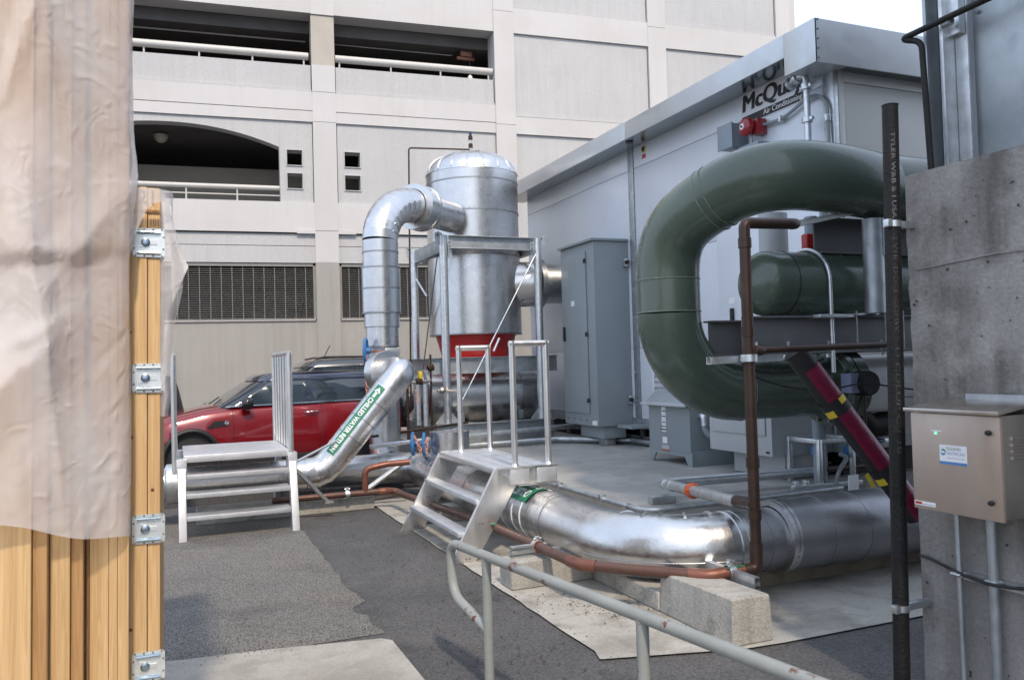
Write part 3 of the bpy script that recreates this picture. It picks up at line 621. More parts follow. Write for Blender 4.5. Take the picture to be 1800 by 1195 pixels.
# things on the wall: boxes, bell, vent pipe, conduits
t = thing('junction_box', (6.1, 7.7, 4.0), 'blue grey square junction box left of the red alarm bell', 'junction box')
MB().box(5.97, 6.19, 7.58, 7.83, 4.01, 4.28).build('box_body', 'grey_blue', t, bevel=.005); MB().box(5.957, 5.971, 7.57, 7.84, 4.0, 4.29).build('lid', 'grey_blue', t, bevel=.004)
MB().tube([(6.08, 7.66, 4.01), (6.08, 7.66, 3.75)], .025, 10).build('nipple', 'galv_dull', t)
t = thing('wall_box', (6.1, 7.4, 3.8), 'flat blue grey box below the red alarm bell', 'junction box')
MB().box(6.02, 6.19, 7.20, 7.56, 3.72, 3.98).build('box_body', 'grey_blue', t, bevel=.006); MB().tube([(6.06, 7.36, 3.98), (6.06, 7.36, 4.1)], .014, 8).build('nipple', 'galv_dull', t)
t = thing('alarm_bell', (6.1, 7.36, 4.17), 'round red fire alarm bell on the enclosure wall', 'bell')
MB().box(6.06, 6.19, 7.25, 7.38, 4.08, 4.25).build('back_box', 'red_dark', t, bevel=.008)
MB().lathe([(.095, 0), (.105, -.02), (.095, -.06), (.06, -.085), (.001, -.09)], (6.03, 7.37, 4.17), (1, 0, 0), 28).build('gong', 'red_dark', t)
MB().lathe([(.036, 0), (.036, -.012), (.001, -.012)], (5.95, 7.37, 4.17), (1, 0, 0), 20).build('badge', 'white', t)
MB().lathe([(.012, 0), (.012, -.01), (.001, -.01)], (5.937, 7.37, 4.17), (1, 0, 0), 12).build('bolt', 'black', t)
c = thing('wall_conduit', (6.16, 6.9, 4.2), 'grey conduit running from the alarm bell to the vertical vent pipe', 'conduit')
MB().tube(rounded([(6.15, 7.26, 4.18), (6.15, 6.95, 4.15), (6.15, 6.62, 4.25), (6.15, 6.45, 4.27), (6.15, 6.3, 4.15), (6.15, 6.29, 3.4)], .15), .019, 10).build('conduit_run', 'grey_paint', c)
for y, z in ((6.97, 4.16), (6.30, 3.98)): MB().box(6.12, 6.18, y - .02, y + .02, z - .035, z + .035).build('strap', 'galv', c, bevel=.004)
c = thing('vent_pipe', (6.05, 6.49, 3.4), 'galvanised vent pipe with capped elbow in front of the sign', 'vent pipe')
MB().tube(rounded([(6.05, 6.47, 3.2), (6.05, 6.47, 4.47), (6.05, 6.60, 4.47)], .08), .034, 14).build('riser', 'galv', c)
for z in (4.0, 4.34):
    MB().lathe([(.034, -.03), (.055, -.03), (.055, .03), (.034, .03)], (6.05, 6.47, z), (0, 0, 1), 16).build('coupling', 'galv', c)
    MB().box(6.03, 6.07, 6.39, 6.55, z - .018, z + .018).build('coupling_ear', 'galv', c, bevel=.006)
MB().lathe([(.03, -.06), (.06, -.05), (.06, .0), (.04, .03), (.07, .05), (.06, .09), (.02, .11), (.001, .11)], (6.05, 6.63, 4.46), (0, .9, -.3), 16).build('cap', 'galv', c)

# ------------------------------------------------------------------ green pipes
gpipe = thing('green_pipe_loop', (3.85, 5.8, .35), 'large dark green steel pipe bent in a C in front of the enclosure', 'pipe')
RG = .262
SM, ST = V(4.0, 5.36, 2.85), V(.36, -.86, .36).normalized()
ta = bez((3.85, 5.8, 2.25), (3.85, 5.8, 2.62), SM - ST * .34, SM, 18)
tb = bez(SM + ST * .07, SM + ST * .45, (4.28, 4.62, 2.94), (5.2, 4.85, 2.92), 26)
MB().tube([(3.85, 5.8, 1.98), (3.85, 5.8, 2.25)], RG, 48, cap=False).build('straight_section', 'green', gpipe)
MB().tube(ta, RG, 48, cap=False).build('elbow', 'green', gpipe)
MB().tube([SM, SM + ST * .07], RG + .0005, 48, cap=False).build('straight_section', 'green', gpipe)
MB().tube(tb, RG, 48, cap=False).build('elbow', 'green', gpipe)
MB().tube([(5.2, 4.85, 2.92), (9.5, 5.0, 2.92)], RG, 48, cap=False).build('straight_section', 'green', gpipe)
low = arc((3.85, 5.83, 1.3), (3.85, 5.8, 1.98), (4.56, 5.84, 1.3), 20)
MB().tube(low, RG, 48, cap=False).build('elbow', 'green', gpipe)
MB().tube([(4.56, 5.84, 1.3), (5.55, 5.84, 1.3)], RG, 48, cap=False).build('straight_section', 'green', gpipe)
def bead(p, ax, r, par): MB().tube([Vector(p) + (Vector(ax).normalized().orthogonal().normalized() * math.cos(a) + Vector(ax).normalized().cross(Vector(ax).normalized().orthogonal().normalized()) * math.sin(a)) * (r + .001 + random.uniform(-.0012, .0012)) for a in [2 * PI * i / 72 for i in range(72)]], .0055, 6, closed=True).build('weld_bead', 'weld', par)
bead((3.85, 5.8, 1.98), (0, 0, 1), RG, gpipe); bead((3.85, 5.8, 2.25), (0, 0, 1), RG, gpipe)
bead(SM, ST, RG, gpipe); bead(SM + ST * .07, ST, RG, gpipe); bead((5.2, 4.85, 2.92), (1, 0, 0), RG, gpipe); bead((4.56, 5.84, 1.3), (1, 0, 0), RG, gpipe)
# flange, butterfly valve and white pipe
MB().lathe([(RG, -.14), (RG + .035, -.05), (RG + .1, -.03), (RG + .1, .03), (RG, .03)], (5.58, 5.84, 1.3), (1, 0, 0), 48).build('flange', 'green', gpipe)
for i in range(14):
    a = 2 * PI * i / 14; p = V(5.5, 5.84 + (RG + .06) * math.cos(a), 1.3 + (RG + .06) * math.sin(a))
    MB().tube([p, p + V(.05, 0, 0)], .018, 6).build('bolt', 'steel', gpipe)
v = thing('butterfly_valve', (5.7, 5.84, 1.3), 'dark green valve body between the green and white pipes with blue wheel', 'valve')
MB().lathe([(RG, -.06), (RG + .09, -.06), (RG + .09, .06), (RG, .06)], (5.70, 5.84, 1.3), (1, 0, 0), 40).build('valve_body', 'green', v)
MB().lathe([(.10, -.09), (.11, -.06), (.11, .06), (.10, .09), (.001, .09)], (5.58, 5.42, 1.33), (0, -1, 0), 24).build('gear_box', 'iron', v)
MB().box(5.40, 5.50, 5.38, 5.50, 1.25, 1.42).build('gear_cover', 'logo_lilac', v, bevel=.01)
MB().tube([(5.58, 5.42, 1.25), (5.58, 5.42, .86)], .016, 8).build('stem', 'brown_pipe', v)
MB().tube([V(5.62 + .12 * math.cos(a), 5.42 + .12 * math.sin(a), .83) for a in [2 * PI * i / 28 for i in range(28)]], .014, 8, closed=True).bar((5.5, 5.42, .835), (5.74, 5.42, .835), .02, .012).bar((5.62, 5.30, .835), (5.62, 5.54, .835), .02, .012).lathe([(.03, -.02), (.03, .05), (.001, .05)], (5.6, 5.42, .83), (0, 0, 1), 12).build('hand_wheel', 'navy', v)
w = thing('white_pipe', (7, 5.84, 1.3), 'white insulated pipe beyond the green valve', 'pipe')
MB().tube([(5.77, 5.84, 1.3), (9.5, 5.84, 1.3)], RG + .01, 40, cap=True).build('pipe_run', 'white_pipe', w)
MB().tube([(5.9, 5.84, 1.02), (6.05, 5.84, .9), (6.3, 5.84, .92)], .12, 16).build('saddle', 'iron', w)
# capped pipe
cp = thing('capped_green_pipe', (5.2, 5.17, 1.88), 'dark green header pipe with a domed end cap resting on the steel beam', 'pipe')
prof = [(.001, 0)] + [(.256 * math.sin(a), .16 * (1 - math.cos(a))) for a in [PI / 2 * i / 9 for i in range(1, 10)]] + [(.256, .30)]
MB().lathe(prof, (4.17, 5.17, 2.165), (1, 0, 0), 48).build('end_cap', 'green', cp)
MB().tube([(4.47, 5.17, 2.165), (9.5, 5.17, 2.165)], .256, 48, cap=False).build('pipe_run', 'green', cp)
MB().tube([V(4.47, 5.17 + .257 * math.cos(a), 2.165 + .257 * math.sin(a)) for a in [2 * PI * i / 60 for i in range(60)]], .004, 6, closed=True).build('weld_bead', 'black', cp)
MB().lathe([(.07, 0), (.075, .05), (.055, .06), (.05, .14), (.001, .14)], (5.55, 5.35, 2.38), (0, 0, 1), 16).build('nozzle', 'green', cp)
ub = thing('u_bolt', (4.72, 5.17, 1.9), 'galvanised U-bolt strap looped over the capped green pipe', 'clamp')
MB().tube([V(4.74, 5.17 + .275, 1.80)] + [V(4.74, 5.17 + .275 * math.cos(a), 2.165 + .275 * math.sin(a)) for a in [PI * i / 24 for i in range(25)]] + [V(4.74, 5.17 - .275, 1.45)], .016, 10).build('rod', 'galv', ub)
MB().box(4.58, 4.92, 4.84, 5.0, 1.875, 1.902).build('plate', 'galv', ub, bevel=.004)
# beams and posts
b = thing('support_beam', (5.5, 5.62, 1.6), 'long grey steel I-beam carrying the capped green pipe', 'beam')
ib = MB(); y = 5.66
ib.box(4.14, 9.5, y - .07, y + .07, 1.885, 1.90).box(4.14, 9.5, y - .07, y + .07, 1.60, 1.615).box(4.14, 9.5, y - .006, y + .006, 1.615, 1.885)
ib.build('i_beam', 'steel', b, bevel=.003)
ch = MB().box(3.95, 9.5, 4.98, 4.99, 1.62, 1.88).box(3.95, 9.5, 4.92, 4.99, 1.88, 1.895).box(3.95, 9.5, 4.92, 4.99, 1.605, 1.62)
ch.build('channel', 'steel', b, bevel=.002)
for x in (4.05, 4.35, 4.75, 5.3): 
    MB().tube([(x, 4.95, 1.58), (x, 4.95, 1.70)], .012, 6).lathe([(.022, 0), (.022, .03), (.001, .03)], (x, 4.95, 1.60), (0, 0, -1), 6).build('hanger_bolt', 'galv', b)
for x in (5.0, 5.3, 5.5):
    MB().tube([(x, 4.9, 1.62), (x, 4.9, 1.93)], .007, 6).build('rod', 'galv', b)
MB().lathe([(.12, 0), (.12, .012), (.001, .012)], (5.1, 4.93, 1.895), (0, 0, 1), 20).build('base_plate', 'galv_dull', b)
p = thing('support_post', (5.1, 4.85, 1.9), 'round galvanised post standing on the beam under the upper green pipe', 'post')
MB().tube([(5.08, 4.78, 1.905), (5.08, 4.78, 2.64)], .078, 24).build('post_tube', 'galv_dull', p)
MB().box(5.10, 5.17, 4.70, 4.72, 2.35, 2.64).build('gusset', 'galv_dull', p)
p = thing('upper_beam', (5.5, 5, 2.6), 'grey steel beam directly under the upper green pipe', 'beam')
MB().box(4.82, 9.5, 5.13, 5.145, 2.42, 2.68).box(4.75, 9.5, 5.05, 5.22, 2.68, 2.695).box(4.82, 9.5, 5.05, 5.22, 2.405, 2.42).build('i_beam', 'steel', p, bevel=.002)
MB().bar((4.55, 5.0, 2.62), (4.95, 4.75, 2.70), .04, .04).build('strut_rail', 'galv', p)
# vertical pipes behind, lockout tag
p = thing('grey_riser', (5.3, 6.1, .35), 'pair of grey vertical pipes behind the capped green pipe', 'pipe')
MB().tube([(5.15, 6.0, 1.62), (5.15, 6.0, 2.9)], .13, 24).build('wide_riser', 'grey_light', p)
MB().tube([(5.62, 6.02, .35), (5.62, 6.02, 2.9)], .06, 18).build('thin_riser', 'grey_blue', p)
p = thing('lockout_tag', (5.0, 5.35, 2.4), 'red padlock box with a hanging white tag above the capped pipe', 'tag')
MB().box(4.96, 5.16, 5.36, 5.44, 2.42, 2.62).build('lock_box', 'red', p, bevel=.02)
MB().box(5.05, 5.12, 5.35, 5.355, 2.47, 2.55).build('sticker', 'yellow', p, smooth=0)
MB().prism([(0, 0), (.07, .01), (.05, .22), (-.03, .21)], (5.12, 5.33, 2.6), (1, 0, 0), (0, 0, 1), (0, .004, 0)).build('tag_card', 'white', p)
lettering('CT & Drain', .05, (5.16, 5.327, 2.80), V(.1, 0, -1), V(1, 0, .1), 'ink', p, width=.17)
MB().box(5.2, 5.38, 5.36, 5.40, 2.66, 2.74).build('blue_label', 'navy', p, smooth=0)

# ------------------------------------------------------------------ insulated pipe round the corner (front)
random.seed(5)
ip = thing('insulated_pipe', (2.79, 7, 0), 'silver jacketed chilled water pipe running under the front stair and round the corner', 'pipe')
XP, ZP, RP = 2.80, .335, .208
cuts = [9.55, 8.9, 8.3, 7.6, 6.95, 6.72, 6.45, 6.05, 5.80, 5.12]
for i in range(len(cuts) - 1):
    MB().tube([(XP, cuts[i], ZP), (XP, cuts[i + 1], ZP)], RP + (i % 2) * .002, 40, cap=False).build('jacket_section', 'jacket', ip)
for y in cuts[1:-1]: ring((XP, y, ZP), (0, 1, 0), RP, .016, .004).build('joint_band', 'jacket_dark', ip)
ring((XP, 5.93, ZP), (0, 1, 0), RP, .10, .008).build('joint_band', 'jacket_bright', ip)
for y in (6.58, 6.35, 6.18): ring((XP, y, ZP), (0, 1, 0), RP, .012, .005).build('strap', 'white_pipe', ip)
el = arc((XP, 4.5, ZP + .01), (XP, 5.12, ZP), (3.42, 4.5, ZP + .02), 18)
MB().tube(el, RP + .006, 48, cap=False).build('elbow', 'jacket_bright', ip)
# horizontal lap seam round the elbow and the standing ridges on top
seam = []
for k, q in enumerate(el):
    tdir = (el[min(k + 1, 18)] - el[max(k - 1, 0)]).normalized(); out = V(tdir.y, -tdir.x, 0)
    if out.dot(V(-1, -1, 0)) < 0: out = -out
    seam.append(q + out * (RP + .007) * math.cos(.28) + V(0, 0, -(RP + .007) * math.sin(.28)))
MB().tube(seam, .004, 6).build('lap_seam', 'jacket_dark', ip)
for k in (4, 7, 9, 12, 15):
    q = el[k]; tdir = (el[k + 1] - el[k - 1]).normalized(); out = V(-tdir.y, tdir.x, 0)
    pts = [q + (V(0, 0, 1) * math.cos(a) + out * math.sin(a) * (1 if out.dot(V(1, 1, 0)) > 0 else -1)) * (RP + .010) for a in [-.25 + .15 * i for i in range(7)]]
    MB().tube(pts, .011, 8).build('ridge', 'jacket_bright', ip)
ring((3.42, 4.5, ZP + .02), (1, 0, 0), RP + .004, .03, .005).build('joint_band', 'jacket', ip); ring((3.36, 4.5, ZP + .02), (1, 0, 0), RP + .006, .02, .006).build('joint_band', 'jacket', ip)
xs = [3.42, 3.58, 3.76]  # from here the darker metal stands in for shade and dark reflections
for i in range(2): MB().tube([(xs[i], 4.5, ZP + .02), (xs[i + 1], 4.5, ZP + .02)], RP, 40, cap=False).build('jacket_section', 'jacket_dark', ip)
ring((3.60, 4.5, ZP + .02), (1, 0, 0), RP, .012, .003).build('joint_band', 'jacket_dark', ip)
MB().lathe([(RP, -.02), (.246, -.02), (.246, .05), (.236, .05)], (3.76, 4.5, ZP + .028), (1, 0, 0), 40).build('end_collar', 'jacket', ip)
xs = [3.78, 4.1, 4.42, 4.72, 6.0, 9.0]
for i in range(5):
    MB().tube([(xs[i], 4.5, ZP + .03), (xs[i + 1], 4.5, ZP + .03)], .244, 40, cap=False).build('jacket_section', 'jacket_dark', ip)
    ring((xs[i], 4.5, ZP + .03), (1, 0, 0), .244, .014, .003).build('joint_band', 'jacket_dark', ip)
# wrapped label
def wrap_label(axis_o, axis_d, r, a0, a1, s0, s1, zero, rows, par, m='band_green'):
    """label on a pipe: s along the axis, a round it from direction zero; rows = (text, angle, size, s start, width, flip)"""
    ad = Vector(axis_d).normalized(); z = Vector(zero); z = (z - ad * z.dot(ad)).normalized(); y = ad.cross(z)
    def P_(s, a, rr): return Vector(axis_o) + ad * s + (z * math.cos(a) + y * math.sin(a)) * rr
    n = 12; vs = []; fs = []
    for i in range(n + 1):
        a = a0 + (a1 - a0) * i / n; vs += [P_(s0, a, r + .009), P_(s1, a, r + .009)]
    fs = [(2 * i, 2 * i + 1, 2 * i + 3, 2 * i + 2) for i in range(n)]
    lb = MB().add(vs, fs).build('flow_label', m, par)
    for body, ang, size, st, width, sgn in rows:
        lettering(body, size, (0, 0, 0), (1, 0, 0), (0, 1, 0), 'white', lb, bold=size * .02, width=width, fn=lambda px, py: P_(st + sgn * px, ang + sgn * py / r, r + .007))
    return lb, P_
lb, P_ = wrap_label((XP, 0, ZP), (0, 1, 0), RP, .25, -.95, 6.12, 6.86, V(0, 0, 1), [], ip)
# text runs towards the viewer's left, letter feet up the pipe
for body, a_, st, w_ in (('CHILLED WATER', -.40, 6.16, .58), ('SUPPLY', .16, 6.16, .30)):
    lettering(body, .11, (0, 0, 0), (1, 0, 0), (0, 1, 0), 'white', lb, bold=.002, width=w_, fn=lambda px, py: P_(st + px, a_ - py / RP, RP + .0125))
# second jacketed riser stub beside the pipe, and the far runs
rs = thing('jacketed_tee_riser', (3.03, 9.3, .3), 'short fat silver jacketed riser behind the left rail of the front stair', 'pipe')
MB().tube([(3.03, 9.3, .14), (3.03, 9.3, .80)], .235, 36).build('jacket_section', 'jacket', rs); ring((3.03, 9.3, .79), (0, 0, 1), .235, .03).build('joint_band', 'jacket', rs); ring((3.03, 9.3, .42), (0, 0, 1), .235, .012).build('joint_band', 'jacket', rs)
cr = thing('jacketed_cross_pipe', (2.1, 10.0, 0), 'low silver jacketed pipe with gored elbow behind the diagonal pipe', 'pipe')
for a_, b_ in ((1.3, 1.75), (1.75, 2.15), (2.15, 2.32)): MB().tube([(a_, 10.0, .335), (b_, 10.0, .335)], .182, 36, cap=True).build('jacket_section', 'jacket', cr)
def slices(pts, r, nn):
    """one mesh per gore, neighbours meeting on the mitre"""
    full = MB().tube(pts, r, nn, cap=False)
    return [MB().add(full.v[i * nn:(i + 2) * nn], [(j, (j + 1) % nn, nn + (j + 1) % nn, nn + j) for j in range(nn)]) for i in range(len(pts) - 1)]
def gored(pts, r, par, m, ridge=True, nn=36, rr=.007):
    for i, g_ in enumerate(slices(pts, r, nn)):
        g_.build('gore', m, par)
        if ridge and i: 
            ax = (pts[i + 1] - pts[i - 1]).normalized(); ring(pts[i], ax, r - .004, .016, rr).build('ridge', m, par)
gored(arc((2.80, 10.0, .335), (2.32, 10.0, .335), (2.80, 9.55, .335), 8), .19, cr, 'jacket')

# vertical supply line with the big top elbow to the tank
vp = thing('jacketed_riser', (2.5, 10.55, .1), 'tall silver jacketed pipe rising to a gored elbow into the tank', 'pipe')
XV, YV = 2.56, 10.6
for z0, z1, r in ((.55, 1.02, .20), (1.02, 1.42, .20), (1.86, 2.12, .215), (2.12, 2.30, .232), (2.30, 2.62, .255), (2.62, 2.90, .255), (2.90, 3.10, .235), (3.10, 3.26, .235)):
    MB().tube([(XV, YV, z0), (XV, YV, z1)], r, 40, cap=True).build('jacket_section', 'jacket', vp)
for z, r in ((2.30, .255), (2.62, .255), (2.895, .255), (1.86, .215), (2.12, .225), (3.10, .235)): ring((XV, YV, z), (0, 0, 1), r, .022, .006).build('joint_band', 'jacket_dark', vp)
MB().tube([(XV, YV, 1.42), (XV, YV, 1.86)], .19, 32).build('valve_spool', 'galv_dull', vp)
elb = arc((XV, YV, 3.83), (XV, YV, 3.26), (XV + .60, YV + .55, 3.86), 9)
for g_ in slices(elb, .235, 40): g_.build('gore', 'jacket_bright', vp)
for i in range(1, 9):
    ax = (elb[min(i + 1, 9)] - elb[i - 1]).normalized()
    nrm = ax.cross(V(-.55, .6, 0)).normalized()
    x_ = V(.74, .67, 0) ; q = elb[i]
    o1 = (V(.74, .67, 0) - V(0, 0, 1)); o1 = (o1 - ax * o1.dot(ax)).normalized(); o2 = ax.cross(o1)
    MB().tube([q + (o1 * math.cos(a) + o2 * math.sin(a)) * .238 for a in [-1.75 + .25 * k for k in range(15)]], .010, 8).build('ridge', 'jacket_bright', vp)
d = V(.74, .673, 0)
e0 = V(XV + .60, YV + .55, 3.86)
MB().tube([e0, e0 + d * .10], .245, 40, cap=False).build('jacket_section', 'jacket_bright', vp)
MB().lathe([(.24, -.02), (.325, -.02), (.33, 0), (.33, .03), (.32, .035), (.32, .19), (.33, .2), (.33, .25), (.24, .25)], e0 + d * .06, d, 44).build('flange_cover', 'jacket_bright', vp)
MB().tube([e0 + d * .3, e0 + d * 1.15], .232, 40, cap=False).build('jacket_section', 'jacket_bright', vp)
# base elbow of the riser with fanned gores
gored(arc((XV, YV, .335), (XV, YV, .55), (XV - .05, 10.02, .335), 5), .20, vp, 'jacket')

# return pipe: low run, diagonal, top elbow to a flange
rp = thing('chilled_water_return_pipe', (1, 9.3, 0), 'silver jacketed chilled water return pipe climbing diagonally behind the left stair', 'pipe')
YR, RR = 9.3, .168
for a_, b_ in ((-.42, .1), (.1, .45), (.45, .8), (.8, 1.1), (1.1, 1.34)): MB().tube([(a_, YR, .43), (b_, YR, .43)], RR, 32, cap=True).build('jacket_section', 'jacket', rp)
for x in (.1, .45, .8, 1.1): ring((x, YR, .43), (1, 0, 0), RR, .014).build('joint_band', 'jacket', rp)
MB().lathe([(RR, -.1), (RR + .04, -.08), (RR + .04, .08), (RR, .1)], (.0, YR, .43), (1, 0, 0), 32).build('joint_band', 'galv', rp)
pA, pB = V(1.70, YR, .62), V(2.30, YR, 1.33); dd = (pB - pA).normalized()
gored([V(1.34, YR, .43), V(1.45, YR, .437), V(1.54, YR, .470), V(1.62, YR, .530), pA], RR + .004, rp, 'jacket_bright')
L_ = (pB - pA).length
for k in range(4): MB().tube([pA + dd * L_ * k / 4, pA + dd * L_ * (k + 1) / 4], RR, 40, cap=False).build('jacket_section', 'jacket_bright', rp)
for k in (1, 2, 3): ring(pA + dd * L_ * k / 4, dd, RR, .012, .004).build('joint_band', 'jacket_dark', rp)
te = bez(pB, pB + dd * .26, V(2.52, YR + .02, 1.555), V(2.40, YR + .36, 1.53), 14)
MB().tube(te, RR + .003, 40, cap=False).build('elbow', 'jacket_bright', rp)
fd = (te[-1] - te[-2]).normalized()
MB().lathe([(RR, 0), (RR + .085, 0), (RR + .09, .02), (RR + .09, .14), (RR, .16)], te[-1], fd, 36).build('flange_cover', 'jacket', rp)
MB().tube([te[-1] + fd * .15, V(2.52, 10.45, 1.58)], RR, 32).build('jacket_section', 'jacket', rp)
# green flow label along the diagonal: text runs down to the left
ad = -dd; zz = V(0, -1, 0); yy = ad.cross(zz)
if yy.z > 0: yy = -yy          # letter tops point down right
def PL(s, a, r): return pB + ad * s + (zz * math.cos(a) + yy * math.sin(a)) * r
a0_, a1_ = -1.00, -.36
s0_, s1_ = .04, .98
lb = MB().add([PL(s, a, RR + .009) for i in range(9) for a in [a0_ + (a1_ - a0_) * i / 8] for s in (s0_, s1_)], [(2 * i, 2 * i + 1, 2 * i + 3, 2 * i + 2) for i in range(8)]).build('flow_label', 'band_green', rp)
lettering('CHILLED WATER RETURN', .075, (0, 0, 0), (1, 0, 0), (0, 1, 0), 'white', lb, bold=.0025, width=.74, fn=lambda px, py: PL(.21 + px, -.83 + py / RR, RR + .0125))
ar = [(.10, .25), (.165, .02), (.165, .16), (.235, .16), (.235, .34), (.165, .34), (.165, .48)]
MB().add([PL(s - .04, -.93 + a, RR + .0125) for s, a in ar], [tuple(range(7))]).build('arrow', 'white', lb, smooth=0)

# ------------------------------------------------------------------ tank group
tk = thing('air_separator_tank', (4.615, 12.6, .7), 'big upright silver jacketed tank with ribbed dome inside a steel frame', 'tank')
TX, TY, TR = 4.615, 12.62, .755
for z0, z1 in ((2.06, 3.32), (3.32, 4.02), (4.02, 4.52), (4.52, 4.70)):
    MB().tube([(TX, TY, z0), (TX, TY, z1)], TR + (.004 if z0 < 3 else 0), 64, cap=(z0 < 3)).build('jacket_section', 'jacket', tk)
for k in range(30):                    # rivets along the lap seams
    a_ = PI + 2 * PI * k / 60
    for z in (3.35, 4.05): MB().lathe([(.008, 0), (.006, -.006), (.001, -.007)], (TX + (TR + .004) * math.cos(a_), TY + (TR + .004) * math.sin(a_), z), (-math.cos(a_), -math.sin(a_), 0), 6).build('rivet', 'jacket_dark', tk)
for z in (2.07, 3.32, 4.02, 4.52): ring((TX, TY, z), (0, 0, 1), TR + .002, .022, .006).build('joint_band', 'jacket_dark', tk)
ng = 18
for i in range(ng):
    pr_ = [(TR + .008, -.03)] + [(TR * math.cos(a), .36 * math.sin(a)) for a in [PI / 2 * k / 8 for k in range(0, 9)]]
    MB().lathe(pr_, (TX, TY, 4.71), (0, 0, 1), 5, 2 * PI * i / ng, 2 * PI * (i + 1) / ng).build('dome_gore', 'jacket_bright', tk)
    a = 2 * PI * i / ng; x_ = V(0, 0, 1).orthogonal().normalized(); y_ = V(0, 0, 1).cross(x_); dr_ = x_ * math.cos(a) + y_ * math.sin(a)
    MB().tube([V(TX, TY, 4.71 + .36 * math.sin(b_)) + dr_ * TR * math.cos(b_) for b_ in [PI / 2 * k / 8 * .93 for k in range(9)]], .015, 6).build('dome_ridge', 'jacket', tk)
MB().lathe([(.66, 0), (.56, -.36), (.001, -.36)], (TX, TY, 2.06), (0, 0, 1), 48).build('red_base', 'red', tk)
MB().tube([(TX + .1, TY - .1, 5.03), (TX + .1, TY - .1, 5.12)], .015, 8).build('dome_eye', 'steel', tk)
# side nozzle to the enclosure
MB().tube([(5.05, 12.45, 2.88), (5.60, 12.2, 2.88)], .37, 40, cap=False).build('side_nozzle', 'jacket', tk)
MB().lathe([(.36, -.05), (.41, -.04), (.41, .04), (.34, .06)], (5.58, 12.2, 2.88), (1, -.1, 0), 40).build('flange_cover', 'jacket', tk)
MB().tube([(5.60, 12.2, 2.88), (6.25, 12.1, 2.88)], .33, 40, cap=False).build('side_nozzle', 'jacket', tk)
MB().lathe([(.33, -.02), (.44, -.02), (.44, .02), (.33, .02)], (6.10, 12.12, 2.88), (1, -.1, 0), 40).build('flange_cover', 'jacket', tk)
# vent fittings and thin vent line
vl = thing('vent_line', (4.56, 12.5, 5.0), 'thin dark vent pipe rising above the tank dome with brass valve', 'vent pipe')
MB().tube(rounded([(3.45, 12.5, .9), (3.52, 12.5, 5.06), (4.57, 12.5, 5.11)], .05), .014, 8).build('pipe_run', 'brown_pipe', vl)
for z, r, m in ((5.02, .035, 'brown_pipe'), (5.10, .028, 'stainless'), (5.17, .036, 'brown_pipe'), (5.24, .025, 'stainless'), (5.30, .036, 'brown_pipe'), (5.37, .024, 'navy')):
    MB().lathe([(r * .6, -.04), (r, -.03), (r, .03), (r * .6, .04)], (4.57, 12.5, z), (0, 0, 1), 10).build('fitting', m, vl)
MB().tube([(4.57, 12.5, 4.98), (4.57, 12.5, 5.40)], .014, 8).build('stem', 'brown_pipe', vl)
# frame
fr = thing('steel_gantry', (4.56, 12.5, .35), 'galvanised post and beam gantry standing round the silver tank', 'gantry')
fx0, fx1, fy0, fy1 = 3.80, 5.36, 11.72, 13.35
for x, y in ((fx0, fy0), (fx1, fy0), (fx0, fy1), (fx1, fy1)):
    pz = MB().tube([(x, y, .712), (x, y, 3.55)], .062, 20).build('post', 'galv', fr)
    MB().box(x - .13, x + .13, y - .12, y + .12, .70, .712).build('base_plate', 'galv_dull', pz)
    for sx in (-1, 1): MB().prism([(0, 0), (.14, 0), (0, .16)], (x + sx * .06, y - .004, .712), (sx, 0, 0), (0, 0, 1), (0, .01, 0)).build('gusset', 'galv_dull', pz)
def chan(a, b, nm='top_beam'):
    a, b = Vector(a), Vector(b); mb = MB(); side = (b - a).normalized().cross(V(0, 0, 1))
    mb.bar(a, b, .012, .19).bar(a + V(0, 0, .095) + side * .03, b + V(0, 0, .095) + side * .03, .075, .012).bar(a - V(0, 0, .095) + side * .03, b - V(0, 0, .095) + side * .03, .075, .012)
    return mb.build(nm, 'galv_dull', fr, bevel=.002)
chan((fx0 + .09, fy0, 3.45), (fx1 - .07, fy0, 3.45)); chan((fx0, fy0 + .07, 3.42), (fx0, fy1 - .07, 3.42)); chan((fx1, fy1 - .07, 3.42), (fx1, fy0 + .07, 3.42)); chan((fx1 - .07, fy1, 3.42), (fx0 + .07, fy1, 3.42))
MB().box(fx0 + .07, fx0 + .13, fy0 - .02, fy0 - .008, 3.22, 3.54).box(fx1 - .13, fx1 - .06, fy0 - .02, fy0 - .008, 3.3, 3.54).build('clip_plate', 'galv', fr)
for x in (fx0 + .1, fx1 - .1):
    for z in (3.39, 3.45, 3.51): MB().lathe([(.012, 0), (.012, -.015), (.001, -.018)], (x, fy0 - .02, z), (0, 1, 0), 6).build('bolt', 'steel', fr)
for x, y in ((fx0 - .08, fy0), (fx1 + .08, fy0), (fx0 - .08, fy1)):
    MB().prism([(-.02, -.12), (.07, -.08), (.07, .06), (.0, .09), (-.05, .06), (-.05, 0)], (x, y, 3.52), (1, 0, 0), (0, 0, 1), (0, .012, 0)).build('lug_plate', 'galv', fr)
    MB().lathe([(.014, -.003), (.001, -.003)], (x - .005, y, 3.55), (0, 1, 0), 10).build('lug_hole', 'black', fr)
MB().tube([(fx1 - .04, fy0 - .03, 3.30), (fx0 + .20, fy0 - .03, 1.0)], .012, 8).build('brace_rod', 'galv', fr)
MB().tube([(4.66, fy0 - .03, 1.98), (4.56, fy0 - .03, 1.78)], .02, 8).build('turnbuckle', 'galv', fr)
MB().tube([(fx0, fy0 + .3, 3.3), (fx0, fy1 - .1, 1.0)], .01, 8).build('brace_rod', 'steel', fr)
MB().tube([(3.82, fy1 - .05, 3.05), (3.95, fy1 - .2, 2.75)], .02, 8).build('knee_brace', 'galv', fr)
